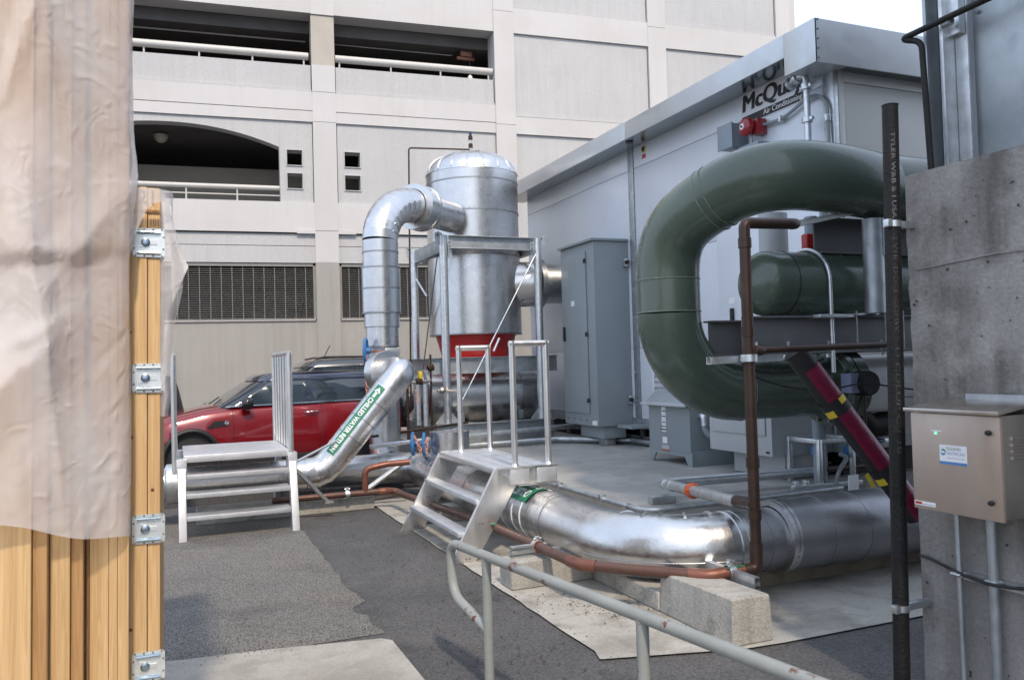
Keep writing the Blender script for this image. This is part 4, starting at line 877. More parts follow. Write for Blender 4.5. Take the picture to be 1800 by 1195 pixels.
# base frame
bf = thing('tank_skid', (4.56, 12.5, .35), 'low grey steel skid under the frame and the horizontal tank', 'skid')
for y in (fy0 - .02, fy1): 
    MB().box(3.62, 5.55, y - .008, y + .008, .36, .69).box(3.62, 5.55, y - .09, y + .09, .688, .699).box(3.62, 5.55, y - .09, y + .09, .351, .362).build('skid_beam', 'galv_dull', bf, bevel=.003)
for x in (3.64, 5.53): MB().box(x - .01, x + .01, fy0 + .08, fy1 - .1, .36, .69).build('skid_beam', 'galv_dull', bf)
for x in (4.3, 4.9): MB().box(x - .05, x + .05, fy0 + .08, fy1 - .1, .60, .68).build('cross_member', 'steel', bf)
cd_ = thing('cradle_beam', (4.5, 12.2, 1.5), 'grey channel beams carrying the red tank base above the horizontal tank', 'beam')
for y in (11.95, 13.2): MB().box(3.60, 5.75, y - .01, y + .01, 1.46, 1.69).box(3.60, 5.75, y - .06, y + .06, 1.69, 1.70).box(3.60, 5.75, y - .06, y + .06, 1.45, 1.46).build('channel', 'galv_dull', cd_)
MB().prism([(-.25, .0), (.25, .0), (.0, -.22)], (4.6, 11.93, 1.69), (1, 0, 0), (0, 0, 1), (0, .012, 0)).build('gusset_plate', 'galv_dull', cd_)
ht = thing('horizontal_tank', (4.55, 12.3, .7), 'low silver jacketed horizontal tank lying under the upright tank', 'tank')
MB().tube([(3.66, 12.5, 1.09), (3.95, 12.5, 1.09), (4.2, 12.5, 1.09), (5.2, 12.5, 1.09), (5.5, 12.5, 1.09)], .43, 48, cap=True).build('shell', 'jacket', ht)
MB().lathe([(.001, -.02), (.41, -.02), (.435, -.005), (.435, .02)], (3.66, 12.5, 1.09), (1, 0, 0), 48).build('end_plate', 'jacket', ht)
for x in (4.0, 4.6, 5.2): ring((x, 12.5, 1.09), (1, 0, 0), .43, .014).build('joint_band', 'jacket_dark', ht)
MB().box(3.635, 3.642, 12.42, 12.48, 1.32, 1.41).build('plate', 'white', ht)
for x in (4.1, 5.1): MB().box(x, x + .08, 12.05, 12.9, .70, .84).build('saddle', 'galv_dull', ht)
for i in range(5): MB().bar((5.56, 11.9, .8 + i * .14), (5.56, 12.35, .8 + i * .14), .02, .02).build('rung', 'galv_dull', ht)

# small valves and pipes left of the tank
vg = thing('valve_group', (3.5, 11.6, .9), 'cluster of small brass and steel valves left of the tank skid', 'valves')
for x, z0, z1, r, m in ((3.30, .72, 1.32, .04, 'galv'), (3.41, .70, 1.32, .045, 'galv'), (3.14, .45, 1.30, .022, 'brown_pipe'), (3.50, .6, 1.75, .016, 'brown_pipe')):
    MB().tube([(x, 11.55, z0), (x, 11.55, z1)], r, 12).build('pipe_stub', m, vg)
for x, z in ((3.32, 1.36), (3.14, 1.34), (3.50, 1.56)): MB().lathe([(.03, -.05), (.055, -.04), (.055, .04), (.03, .05)], (x, 11.55, z), (1, 0, .2), 10).build('union', 'brown_pipe', vg)
MB().tube([(3.12, 11.55, 1.34), (3.5, 11.55, 1.37)], .022, 8).build('pipe_stub', 'steel', vg)
MB().box(3.31, 3.36, 11.5, 11.58, 1.40, 1.51).build('actuator', 'yellow', vg, bevel=.01)
MB().tube([(3.58, 11.5, 1.22), (3.86, 11.5, 1.20)], .025, 8).lathe([(.04, -.04), (.055, 0), (.04, .04)], (3.66, 11.5, 1.22), (1, 0, 0), 10).build('brass_valve', 'stainless', vg)
tp = thing('thin_pipe_run', (3, 10.6, .6), 'thin dark and silver pipes crossing in front of the tank skid', 'pipe')
MB().tube([(2.35, 10.4, .70), (4.0, 11.4, .735)], .018, 8).build('dark_pipe', 'brown_pipe', tp)
MB().tube([(2.2, 9.9, .62), (3.0, 9.9, .665), (3.6, 10.6, .72)], .026, 10).build('silver_pipe', 'galv', tp)
MB().tube([(3.35, 11.0, .55), (6.1, 11.6, .58)], .04, 10).build('silver_pipe', 'galv', tp)
MB().tube([(3.62, 11.2, .41), (5.4, 11.25, .41), (6.2, 10.4, .41), (6.2, 7.6, .41)], .045, 12).build('pad_pipe', 'galv_dull', tp)
MB().tube([(2.05, 9.5, .16), (2.62, 9.55, .50)], .03, 10).build('drain_elbow', 'galv', tp)

# blue hand wheels with rusty chains
def chain(name, pts, label):
    mb = MB(); pts = [Vector(p) for p in pts]; tot = 0; segs = []
    step = .042; acc = []
    for a, b in zip(pts, pts[1:]):
        n = max(1, int((b - a).length / step))
        for i in range(n): acc.append((a.lerp(b, i / n), (b - a).normalized()))
    for i, (q, d) in enumerate(acc):
        s = d.orthogonal().normalized()
        if i % 2: s = d.cross(s)
        mb.tube([q + d * (.028 * math.cos(t)) + s * (.016 * math.sin(t)) for t in [2 * PI * k / 8 for k in range(8)]], .006, 5, closed=True)
    o = mb.build(name, 'pink', None); tag(o, label, 'chain'); return o
def wheel(c, ax, r, label, name='hand_wheel'):
    c, ax = Vector(c), Vector(ax).normalized(); x = ax.orthogonal().normalized(); y = ax.cross(x)
    t = thing(name, tuple(c), label, 'hand wheel')
    MB().tube([c + (x * math.cos(a) + y * math.sin(a)) * r for a in [2 * PI * i / 32 for i in range(32)]], .02, 8, closed=True).build('rim', 'blue', t)
    mb = MB()
    for k in range(4):
        a = PI / 4 + PI / 2 * k; mb.bar(c, c + (x * math.cos(a) + y * math.sin(a)) * r, .022, .014, ax)
    mb.build('spokes', 'blue', t); MB().lathe([(.04, -.04), (.04, .06), (.001, .06)], c, ax, 12).build('hub', 'blue', t)
    return t
wheel((2.27, 10.3, 1.80), (1, -.35, 0), .155, 'blue valve hand wheel with chain beside the tall silver riser')
st = thing('gear_valve', (2.5, 10.45, 1.77), 'brown valve stem and actuator block on the tall silver riser', 'valve')
MB().tube([(2.27, 10.3, 1.79), (2.56, 10.35, 1.79)], .018, 8).build('stem', 'copper_new', st)
MB().box(2.50, 2.70, 10.22, 10.36, 1.74, 1.83).build('block', 'galv_dull', st, bevel=.012)
chain('chain', [(2.25, 10.2, 1.72), (2.245, 10.17, 1.06)], 'rusty pink chain hanging from the upper blue wheel')
wheel((2.58, 9.30, .68), (1, -.35, 0), .125, 'left one of two small blue hand wheels tied with chain')
wheel((2.70, 9.25, .67), (1, -.35, 0), .125, 'right one of two small blue hand wheels tied with chain')
chain('chain', [(2.58, 9.2, .76), (2.63, 9.15, .60), (2.70, 9.12, .74), (2.68, 9.1, .56)], 'rusty pink chain wound through the two small blue wheels')
chain('chain', [(3.20, 11.3, 1.22), (3.21, 11.3, 1.05)], 'short rusty chain hanging by the small valves')

# ------------------------------------------------------------------ copper line
cl = thing('copper_drain_line', (2.3, 7, .2), 'brown copper pipe following the silver pipe and rising beside the green loop', 'pipe')
RC = .035
MB().tube([(.95, 9.05, .20), (2.10, 9.05, .20)], RC, 16).build('pipe_run', 'copper', cl)
MB().tube(rounded([(2.10, 9.05, .20), (2.18, 9.05, .20), (2.27, 8.95, .20), (2.27, 8.8, .20)], .06), RC + .006, 16).build('elbow', 'copper_new', cl)
MB().tube([(2.27, 8.8, .20), (2.40, 6.5, .26), (2.42, 4.86, .27)], RC, 16).build('pipe_run', 'copper', cl)
MB().tube(rounded([(2.42, 4.92, .27), (2.43, 4.78, .27), (2.50, 4.70, .27)], .05), RC + .006, 16).build('elbow', 'copper_new', cl)
MB().tube([(2.50, 4.70, .27), (2.93, 4.22, .27)], RC, 16).build('pipe_run', 'copper', cl)
MB().tube(rounded([(2.90, 4.25, .27), (2.99, 4.16, .27), (3.08, 4.14, .28)], .05), RC + .006, 16).build('elbow', 'copper_new', cl)
MB().tube([(3.07, 4.142, .28), (3.24, 4.11, .29)], RC, 16).build('pipe_run', 'copper_new', cl)
MB().tube(rounded([(3.21, 4.115, .288), (3.295, 4.1, .29), (3.295, 4.1, .40)], .06), RC + .004, 16).build('elbow', 'brown_pipe', cl)
for z0, z1 in ((.38, .94), (.94, 1.56), (1.56, 2.10), (2.10, 2.37)): MB().tube([(3.295, 4.1, z0), (3.295, 4.1, z1)], RC, 16).build('riser', 'brown_pipe', cl)
for z in (.42, .62, .94, 1.62, 1.75, 2.30): MB().lathe([(RC, -.03), (RC + .006, -.03), (RC + .006, .03), (RC, .03)], (3.295, 4.1, z), (0, 0, 1), 16).build('collar', 'brown_pipe', cl)
MB().tube(rounded([(3.295, 4.1, 2.34), (3.295, 4.1, 2.425), (3.72, 4.12, 2.44), (3.98, 4.45, 2.50)], .05), RC, 14).build('top_branch', 'brown_pipe', cl)
MB().tube([(3.295, 4.1, 1.63), (4.6, 4.15, 1.65)], .022, 12).build('side_branch', 'brown_pipe', cl)
MB().lathe([(.022, .0), (.033, .01), (.033, .06), (.024, .08)], (3.33, 4.1, 1.63), (1, 0, 0), 14).build('collar', 'brown_pipe', cl)
MB().tube(rounded([(1.95, 9.05, .20), (1.95, 9.05, .46), (2.18, 9.03, .50), (2.45, 9.0, .51)], .07), RC, 14).build('branch', 'copper_new', cl)
MB().box(3.08, 3.21, 4.10, 4.104, .315, .325).build('green_marker', 'band_green', cl)
MB().box(2.36, 2.40, 6.2, 6.42, .288, .296).build('green_marker', 'band_green', cl)
for (x, y, z, lb_) in ((2.41, 5.42, .265, 'galvanised pipe clamp with red insert on the nearer strut rail'), (3.12, 4.13, .285, 'galvanised pipe clamp holding the copper line on the front block'), (1.75, 9.05, .2, 'galvanised pipe clamp on the far curb by the left stair')):
    k = thing('pipe_clamp', (x, y, z - .1), lb_, 'clamp')
    ax = V(0, 1, 0) if x == 2.41 else V(1, 0, 0)
    MB().lathe([(RC + .004, -.02), (RC + .014, -.02), (RC + .014, .02), (RC + .004, .02)], (x, y, z), ax, 20).build('band', 'galv', k)
    MB().lathe([(RC, -.013), (RC + .008, -.024), (RC + .008, .024), (RC, .013)], (x, y, z), ax, 20).build('insert', 'orange' if x == 2.41 else 'galv', k)
    MB().box(x - .016, x + .016, y - .016, y + .016, z + .045, z + .075).build('ear', 'galv', k, bevel=.003); MB().tube([(x - .03, y, z + .06), (x + .03, y, z + .06)], .007, 6).build('bolt', 'galv', k)
# galvanised branch on the pad joining the copper riser
gb = thing('galvanised_branch_pipe', (3.9, 5.5, .4), 'galvanised pipe along the pad with orange coupling joined to the copper riser', 'pipe')
MB().tube([(3.295, 4.1, .68), (3.41, 4.42, .645)], .040, 14).build('brown_end', 'brown_pipe', gb)
MB().tube([(3.41, 4.42, .645), (3.95, 6.12, .50)], .042, 16).build('sloping_run', 'galv', gb)
MB().tube(rounded([(3.92, 6.03, .515), (3.97, 6.18, .49), (4.1, 6.24, .48)], .06), .044, 16).build('elbow', 'galv', gb)
MB().tube([(4.08, 6.24, .48), (5.75, 6.15, .47)], .044, 16).build('long_run', 'galv', gb)
q = V(3.70, 5.333, .567); ax = V(.54, 1.7, -.145)
MB().lathe([(.043, -.03), (.060, -.026), (.060, .026), (.043, .03)], q, ax, 20).build('coupling', 'orange', gb); MB().bar(q + V(-.07, 0, 0), q + V(.07, 0, 0), .03, .025).build('coupling_ear', 'orange', gb)
MB().box(3.75, 3.99, 5.99, 6.07, .355, .42).build('strut_foot', 'galv', gb, bevel=.004)
MB().lathe([(.038, -.015), (.05, -.015), (.05, .015), (.038, .015)], (3.87, 5.87, .521), ax, 16).build('clamp_band', 'galv', gb)
# long conduit along the pad edge
ec = thing('pad_edge_conduit', (3.45, 7, .3), 'thin galvanised conduit following the front edge of the concrete pad', 'conduit')
MB().tube(rounded([(3.47, 11.0, .375), (3.47, 5.78, .375), (3.56, 5.66, .375), (3.75, 5.68, .375), (5.6, 5.74, .375)], .1), .026, 12).build('conduit_run', 'galv_dull', ec)
for y in (8.2, 7.2, 6.35): MB().box(3.43, 3.49, y - .02, y + .02, .35, .42).build('clamp', 'galv', ec, bevel=.006)
MB().lathe([(.03, -.04), (.03, .04), (.023, .045)], (3.47, 5.95, .375), (0, 1, 0), 12).build('coupling', 'galv', ec)

# ------------------------------------------------------------------ concrete blocks and strut
def block(name, mb, label): o = mb.build(name, 'block', None, bevel=.018, seg=3); tag(o, label, 'block'); return o
block('concrete_block', MB().hexa([V(2.79, 3.69, .012), V(3.07, 3.69, .012), V(3.07, 4.42, .012), V(2.79, 4.42, .012), V(2.80, 3.70, .272), V(3.06, 3.70, .268), V(3.06, 4.42, .255), V(2.80, 4.42, .262)]), 'near concrete pipe block with chipped end under the copper line')
block('concrete_curb', MB().box(2.785, 3.06, 4.422, 5.28, .012, .135), 'low curb tucked under the elbow of the silver pipe')
block('concrete_block', MB().box(2.15, 3.05, 5.29, 5.52, .012, .205), 'low concrete block under the middle of the silver pipe')
block('concrete_curb', MB().box(.2, 2.07, 9.12, 9.45, .0, .155), 'long concrete curb behind the left stair')
block('concrete_block', MB().box(2.25, 3.1, 7.9, 8.12, .012, .165), 'concrete block half hidden behind the front stair')
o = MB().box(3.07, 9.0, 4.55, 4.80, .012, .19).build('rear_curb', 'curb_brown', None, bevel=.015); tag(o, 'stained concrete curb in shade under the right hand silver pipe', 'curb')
def strut(name, a, b, label, up=(0, 0, 1), w=.041, h=.041, m='galv'):
    a, b = Vector(a), Vector(b); d = (b - a).normalized(); r = d.cross(Vector(up)).normalized(); u = r.cross(d); mb = MB(); t = .004
    mb.bar(a - r * (w / 2 - t / 2), b - r * (w / 2 - t / 2), t, h, u); mb.bar(a + r * (w / 2 - t / 2), b + r * (w / 2 - t / 2), t, h, u); mb.bar(a - u * (h / 2 - t / 2), b - u * (h / 2 - t / 2), w - 2 * t, t, u)
    for sg_ in (-1, 1): mb.bar(a + r * sg_ * (w / 2 - .009) + u * (h / 2 - t / 2), b + r * sg_ * (w / 2 - .009) + u * (h / 2 - t / 2), .008, t, u)
    o = mb.build(name, m, None, smooth=0)
    if label: tag(o, label, 'strut')
    return o
strut('strut_rail', (2.20, 5.42, .226), (2.58, 5.42, .226), 'lower strut rail on the low block under the copper line', up=(0, -1, 0))
strut('strut_rail', (2.20, 5.42, .268 - .001), (2.48, 5.42, .268 - .001), 'upper strut rail on the low block under the copper line', up=(0, -1, 0))
strut('strut_rail', (3.12, 3.88, .287), (3.12, 4.4, .287), 'lower strut rail on the near block beside the copper elbow', up=(1, 0, 0)); strut('strut_rail', (3.12, 3.88, .245 - .001), (3.12, 4.4, .245 - .001), 'bottom strut rail on the near block beside the copper elbow', up=(1, 0, 0))
strut('strut_channel', (3.06, 4.19, 1.575), (3.62, 4.19, 1.582), 'galvanised strut arm clamped to the brown riser below the beam', w=.05, h=.045)
k = thing('riser_clamp', (3.3, 4.1, 1.6), 'galvanised clamp tying the brown riser to the strut arm', 'clamp')
MB().lathe([(RC + .006, -.022), (RC + .016, -.022), (RC + .016, .022), (RC + .006, .022)], (3.295, 4.1, 1.585), (0, 0, 1), 20).build('band', 'galv', k)
# strut cage and gear at the right
cg = thing('strut_cage', (5.9, 6.2, .35), 'small cage of galvanised strut around valves beside the dark pipe', 'frame')
for x, y in ((5.55, 5.95), (5.95, 5.95), (5.55, 6.35), (5.95, 6.35)): MB().bar((x, y, .355), (x, y, .80), .041, .041, (1, 0, 0)).build('post', 'galv', cg, bevel=.004)
for a_, b_ in (((5.57, 5.95, .78), (5.93, 5.95, .78)), ((5.57, 6.35, .78), (5.93, 6.35, .78)), ((5.55, 5.97, .78), (5.55, 6.33, .78)), ((5.95, 5.97, .78), (5.95, 6.33, .78)), ((5.2, 5.93, .378), (6.0, 5.90, .378)), ((5.95, 5.95, .74), (6.4, 5.95, .74))):
    MB().bar(a_, b_, .041, .041).build('rail', 'galv', cg, bevel=.004)
MB().tube(rounded([(5.68, 5.9, .35), (5.70, 5.88, .50), (5.85, 5.9, .62), (5.95, 6.1, .62)], .1), .02, 10).build('hose', 'grey_paint', cg)
MB().box(5.98, 6.2, 6.02, 6.1, .60, .70).build('valve_tag', 'blue', cg, bevel=.01); MB().lathe([(.05, -.04), (.05, .04), (.001, .04)], (5.65, 6.1, .68), (0, 0, 1), 12).build('valve_body', 'blue', cg)
MB().tube([(5.6, 6.15, .48), (6.3, 6.15, .48)], .03, 10).build('pipe_stub', 'brown_pipe', cg)
for x in (5.22, 5.34): MB().box(x, x + .03, 5.9, 5.96, .36, .44).build('clip', 'galv', cg, bevel=.004)
tg = thing('printed_tag', (5.23, 5.2, .5), 'small white printed tag propped above the dark silver pipe', 'tag')
MB().box(5.15, 5.26, 5.20, 5.205, .44, .585).build('tag_card', 'white', tg)
MB().prism([(0, 0), (.03, .02), (-.05, .15), (-.09, .13)], (5.42, 5.2, .44), (1, 0, 0), (0, 0, 1), (0, .004, 0)).build('yellow_tag', 'yellow', tg)
# thin trap drain on the beam
td = thing('trap_drain', (5.5, 5.0, 1.5), 'thin brown drain with valve hanging below the beam', 'pipe')
MB().tube(rounded([(5.36, 4.85, 1.66), (5.37, 4.85, 1.24), (5.62, 4.87, 1.24)], .04), .014, 8).build('pipe_run', 'steel', td); MB().lathe([(.02, -.05), (.04, -.03), (.04, .03), (.02, .05)], (5.36, 4.85, 1.5), (0, 0, 1), 10).build('valve_body', 'brown_pipe', td)
MB().box(5.22, 5.26, 4.80, 4.806, 1.50, 1.61).build('red_tag', 'red', td)
cbk = thing('black_cable', (4.5, 4.9, 1.4), 'thin black cable sagging between the beam and the green valve', 'cable')
MB().tube(rounded([(3.9, 4.95, 1.56), (4.05, 5.0, 1.44), (4.5, 5.1, 1.33), (5.0, 5.2, 1.30), (5.5, 5.35, 1.34), (6.1, 5.3, 1.25)], .2), .008, 6).build('cable', 'black', cbk); MB().tube(rounded([(3.95, 4.95, 1.56), (4.1, 5.0, 1.47), (4.4, 5.0, 1.46), (4.7, 4.95, 1.56)], .1), .012, 6).build('cable', 'black', cbk)
# magenta wrapped diagonal pipe
mg = thing('magenta_wrapped_pipe', (4.3, 4.1, .5), 'diagonal pipe wrapped in magenta and black foam with yellow tape', 'pipe')
mA, mB_ = V(3.88, 4.35, 1.62), V(4.66, 4.10, .48); md = (mB_ - mA).normalized(); up_ = V(0, 0, 1) - md * md.z; up_.normalize(); sd_ = md.cross(up_)
def half_tube(a, b, r, m, a0, a1, nm):
    mb = MB(); vs = []; fs = []; n = 18
    for q in (a, b):
        for i in range(n + 1):
            t = a0 + (a1 - a0) * i / n; vs.append(q + (up_ * math.cos(t) + sd_ * math.sin(t)) * r)
    fs = [(i, i + 1, n + 2 + i, n + 1 + i) for i in range(n)]
    return mb.add(vs, fs).build(nm, m, mg)
mside = 1 if sd_.dot(V(.92, -.384, 0)) > 0 else -1
MB().tube([mA, mB_], .082, 32).build('foam_core', 'black', mg)
vd = (V(0, 0, 1.6) - (mA + mB_) / 2).normalized(); va = math.atan2(vd.dot(sd_), vd.dot(up_)); rside = 1 if (up_ * math.cos(va + .5) + sd_ * math.sin(va + .5)).dot(V(.92, -.384, 0)) > (up_ * math.cos(va - .5) + sd_ * math.sin(va - .5)).dot(V(.92, -.384, 0)) else -1
half_tube(mA + md * .14, mB_, .086, 'magenta', va - .35 * rside, va + 2.2 * rside, 'foam_half')
for s_ in (.40, .97):
    q = mA + md * s_
    half_tube(q, q + md * .11, .090, 'black', 0, 2 * PI, 'tape')
    half_tube(q + md * .005, q + md * .05, .092, 'yellow', va + .45 * rside, va + 1.15 * rside, 'tape'); half_tube(q + md * .055, q + md * .107, .092, 'yellow', va - .35 * rside, va - 1.2 * rside, 'tape')

# ------------------------------------------------------------------ left stair
ALU = 'alu'
s = thing('left_stair', (.6, 8.4, 0), 'white aluminium crossover stair with five-bar side rail by the red car', 'stair')
xl, xr, yf = .06, 1.10, 8.34
zp = .775; yp0, yp1 = 8.60, 9.72
for x in (xl, xr):
    MB().hexa([V(x - .035, yf - .03, 0), V(x + .035, yf - .03, 0), V(x + .035, yf + .09, 0), V(x - .035, yf + .09, 0), V(x - .035, yp0 - .09, zp - .03), V(x + .035, yp0 - .09, zp - .03), V(x + .035, yp0 + .03, zp - .03), V(x - .035, yp0 + .03, zp - .03)]).build('stringer', 'alu_tread', s, bevel=.004)
    MB().hexa([V(x - .03, yp1 + .2, 0), V(x + .03, yp1 + .2, 0), V(x + .03, yp1 + .32, 0), V(x - .03, yp1 + .32, 0), V(x - .03, yp1 - .12, zp - .03), V(x + .03, yp1 - .12, zp - .03), V(x + .03, yp1 + .03, zp - .03), V(x - .03, yp1 + .03, zp - .03)]).build('stringer', 'alu_tread', s, bevel=.004)
    MB().box(x - .045, x + .045, yp0 - .11, yp0 + .06, zp - .2, zp - .02).build('post_bracket', 'alu_tread', s, bevel=.004)
for k, (z, y) in enumerate(((.225, 8.40), (.43, 8.46), (.605, 8.52))):
    MB().box(xl + .037, xr - .037, y - .03, y + .20, z - .045, z).build('tread', 'alu_tread', s, bevel=.004)
MB().box(xl + .02, xr - .03, yp0 - .06, yp1, zp - .03, zp + .012).build('platform', 'alu_tread', s, bevel=.004)
MB().box(xl + .02, xr - .03, yp0 - .08, yp0 - .062, zp - .055, zp + .008).build('platform_edge', 'alu_tread', s, bevel=.003)
def stair_rail(x, y0, y1, zb, zt, bars, par, m=ALU):
    MB().tube([(x, y0, zb), (x, y0, zt - .45), (x, y0, zt)], .027, 16).build('rail_post', m, par); MB().tube([(x, y1, zb), (x, y1, zt)], .024, 14).build('rail_post', m, par)
    MB().tube([(x, y0 - .02, zt), (x, y1, zt)], .027, 14).build('top_rail', m, par)
    for i in range(bars):
        y = y0 + (y1 - y0) * (i + 1) / (bars + 1); MB().tube([(x, y, zp), (x, y, zt)], .015, 10).build('baluster', m, par)
stair_rail(xr - .01, yp0 - .07, 9.92, zp - .16, 1.765, 5, s)
stair_rail(xl - .06, yp0 - .07, 9.92, zp - .16, 1.765, 5, s)
MB().bar((xr + .02, yp0, zp - .18), (xr + .40, yp0 + .25, .17), .03, .035).build('diagonal_brace', 'alu', s); MB().tube([(xr + .02, yp0 + .2, .60), (xr + .62, yp0 + .62, .80)], .014, 8).build('diagonal_brace', 'alu', s)
MB().box(xr + .37, xr + .46, yp0 + .22, yp0 + .30, .156, .175).build('brace_foot', 'alu', s)

# ------------------------------------------------------------------ front stair
s = thing('front_stair', (2.4, 6.9, 0), 'aluminium crossover stair with two hoop rails over the silver pipe', 'stair')
ya, yb, zq = 6.24, 7.74, .735
def sgr(y):
    P0 = [(2.02, 0.0), (2.28, 0.0), (2.64, .60), (2.42, .745)]
    P0 = [(2.00, .0), (2.22, .0), (2.60, .60), (2.41, .735)]
    MB().prism(P0, (0, y - .02, 0), (1, 0, 0), (0, 0, 1), (0, .04, 0)).build('stringer', ALU, s, bevel=.004)
    for x, z in ((2.14, .04), (2.17, .04), (2.26, .31), (2.29, .31), (2.34, .32)): MB().lathe([(.008, 0), (.008, -.006), (.001, -.007)], (x, y - .02, z), (0, 1, 0), 8).build('screw', 'steel', s)
sgr(ya); sgr(yb)
for x, z in ((2.14, .245), (2.30, .49)):
    MB().box(x - .05, x + .075, ya + .021, yb - .021, z - .04, z).build('tread', 'alu_tread', s, bevel=.004)
for i in range(4): MB().box(2.42 + i * .133, 2.42 + i * .133 + .129, ya + .03, yb - .02, zq - .03, zq).build('platform_plank', 'alu_tread', s, bevel=.004)
MB().box(2.405, 2.419, ya + .02, yb - .02, zq - .045, zq + .003).build('platform_edge', ALU, s, bevel=.003)
for y in (ya, yb):
    MB().box(2.43, 2.97, y - .012, y + .012, .585, zq + .004).box(2.43, 2.97, y - .055 if y == ya else y, y if y == ya else y + .055, zq - .006, zq + .006).box(2.60, 2.97, y - .055 if y == ya else y, y if y == ya else y + .055, .585, .597).build('side_channel', ALU, s, bevel=.003)
for x0, x1 in ((2.53, 2.70), (2.77, 2.95)): MB().box(x0, x1, ya - .050, ya - .014, .60, zq - .008).build('post_plate', 'alu_tread', s, bevel=.003)
MB().box(2.945, 2.969, ya + .02, yb - .02, .60, zq).build('rear_channel', ALU, s, bevel=.003)
for y in (ya + .06, yb - .06):
    pts = [(2.62, y, zq - .02), (2.62, y, 1.755), (2.93, y, 1.755), (2.93, y, zq - .02)]
    for a_, b_ in zip(pts, pts[1:]):
        a_, b_ = Vector(a_), Vector(b_); dd_ = (b_ - a_).normalized() * .024
        MB().tube([a_ - (dd_ if a_.z > 1 else V(0, 0, 0)), b_ + (dd_ if b_.z > 1 else V(0, 0, 0))], .027, 16).build('hoop_tube', ALU, s)
    for x in (2.62, 2.93): MB().lathe([(.027, .018), (.036, 0)], (x, y, zq), (0, 0, 1), 16).build('weld_collar', ALU, s)

# ------------------------------------------------------------------ foreground hand rail
hr = thing('rusty_hand_rail', (1.5, 3.2, 0), 'grey painted hand rail with rust spots in the foreground', 'railing')
A0, A1 = V(1.345, 4.17, .655), V(1.70, 1.70, .66)
dh = (A1 - A0).normalized()
loop = rounded([A0 + dh * 0.42 + V(0, 0, -.34), A0 + dh * .12 + V(0, 0, -.26), A0 + V(-.0, .02, -.20), A0 + V(0, .0, 0), A0 + dh * .15, A1], .07, 8)
loop = rounded([A0 + dh * .40 + V(0, 0, -.36), A0 + dh * .03 + V(0, 0, -.27), A0 + V(0, 0, .0), A1 + dh * 1.0], .09, 8)
MB().tube(loop, .0245, 20).build('top_rail', 'rail_grey', hr)
for u in (.40, 1.58):
    q = A0 + dh * u; MB().tube([V(q.x, q.y, 0), V(q.x, q.y, .655)], .0235, 18).build('post', 'rail_grey', hr)
    MB().lathe([(.0235, .0), (.06, .0), (.06, .012), (.0235, .016)], (q.x, q.y, .011), (0, 0, 1), 16).build('base_flange', 'rail_grey', hr)

# ------------------------------------------------------------------ concrete wall at the right with its fittings
GROUP_SCALE = (0.83, V(0, 0, .272))
def grid_wall():
    mb = MB(); ny, nz_ = 26, 40; x = 4.0; ytop = lambda y: 2.635 - .0 * y
    vs = []; fs = []
    for j in range(nz_ + 1):
        for i in range(ny + 1):
            y = 3.51 - 6.0 * (i / ny) ** 1.6; z = -.33 + 2.96 * j / nz_
            k = noise.noise(V(y * 3, z * 3, 1)) * .006 + noise.noise(V(y * 14, z * 14, 4)) * .002
            yy_ = y + (noise.noise(V(0, z * 9, 7)) * .012 if i == 0 else 0)
            vs.append((x + k, yy_, z))
    for j in range(nz_):
        for i in range(ny): a = j * (ny + 1) + i; fs.append((a, a + ny + 1, a + ny + 2, a + 1))
    mb.add(vs, fs); o = len(vs)
    # far end, top and back
    for j in range(nz_ + 1): mb.v.append(V(4.35, 3.50, -.33 + 2.96 * j / nz_))
    for j in range(nz_): mb.f.append((j * (ny + 1), o + j, o + j + 1, (j + 1) * (ny + 1)))
    t0 = nz_ * (ny + 1); o2 = len(mb.v)
    for i in range(ny + 1): mb.v.append(V(4.35, vs[t0 + i][1], 2.63))
    for i in range(ny): mb.f.append((t0 + i, o2 + i, o2 + i + 1, t0 + i + 1))
    mb.v += [V(4.35, 3.5, -.33), V(4.35, 3.5, 2.63), V(4.35, -2.49, 2.63), V(4.35, -2.49, -.33)]; n = len(mb.v); mb.f.append((n - 4, n - 1, n - 2, n - 3))
    return mb
o = grid_wall().build('concrete_wall', 'wall_concrete', None, smooth=40); tag(o, 'rough grey concrete wall carrying the stainless control box', 'wall')
for y0, z0, y1, z1 in ((3.46, 2.07, 2.95, 2.10), (2.95, 2.10, 2.2, 2.06)):      # cold joint between two pours
    MB().bar((3.998, y0, z0), (3.998, y1, z1), .012, .007).build('form_line', 'wall_concrete', o, smooth=0)
random.seed(21)
pits = MB()
for i in range(110):
    y = random.uniform(2.2, 3.48); z = random.uniform(-.2, 2.6); r = random.choice((.003, .004, .005, .008))
    pits.lathe([(r, 0), (r * .5, -.0012), (.0005, -.0014)], (3.993, y, z), (1, 0, 0), 7)
pits.build('air_holes', 'dark_soil', o, kind='stuff')
# steel casing on the wall; its unseen height is raised to shade pad and cabinet
cs = thing('steel_casing', (4.4, 2.5, 2.63), 'galvanised cooling equipment casing standing on the concrete wall', 'casing')
MB().box(4.30, 4.33, -2.4, 3.26, 2.64, 15.5).build('side_panel', 'casing', cs, bevel=.004)
MB().box(4.30, 9.5, 3.36, 3.40, 2.64, 15.5).build('end_panel', 'casing', cs)
for y0, y1, x0, x1, m in ((3.455, 3.478, 4.16, 4.30, 'casing'), (3.37, 3.453, 4.26, 4.275, 'casing'), (3.345, 3.37, 4.16, 4.30, 'galv'), (3.262, 3.343, 4.255, 4.27, 'galv')):
    MB().box(x0, x1, y0, y1, 2.635, 15.5).build('corner_post', m, cs, bevel=.003)
for z in (2.80, 3.0, 3.2, 3.4, 3.6, 3.8): MB().lathe([(.013, 0), (.013, -.018), (.006, -.022), (.001, -.022)], (4.26, 3.41, z), (1, 0, 0), 6).build('bolt', 'steel', cs)
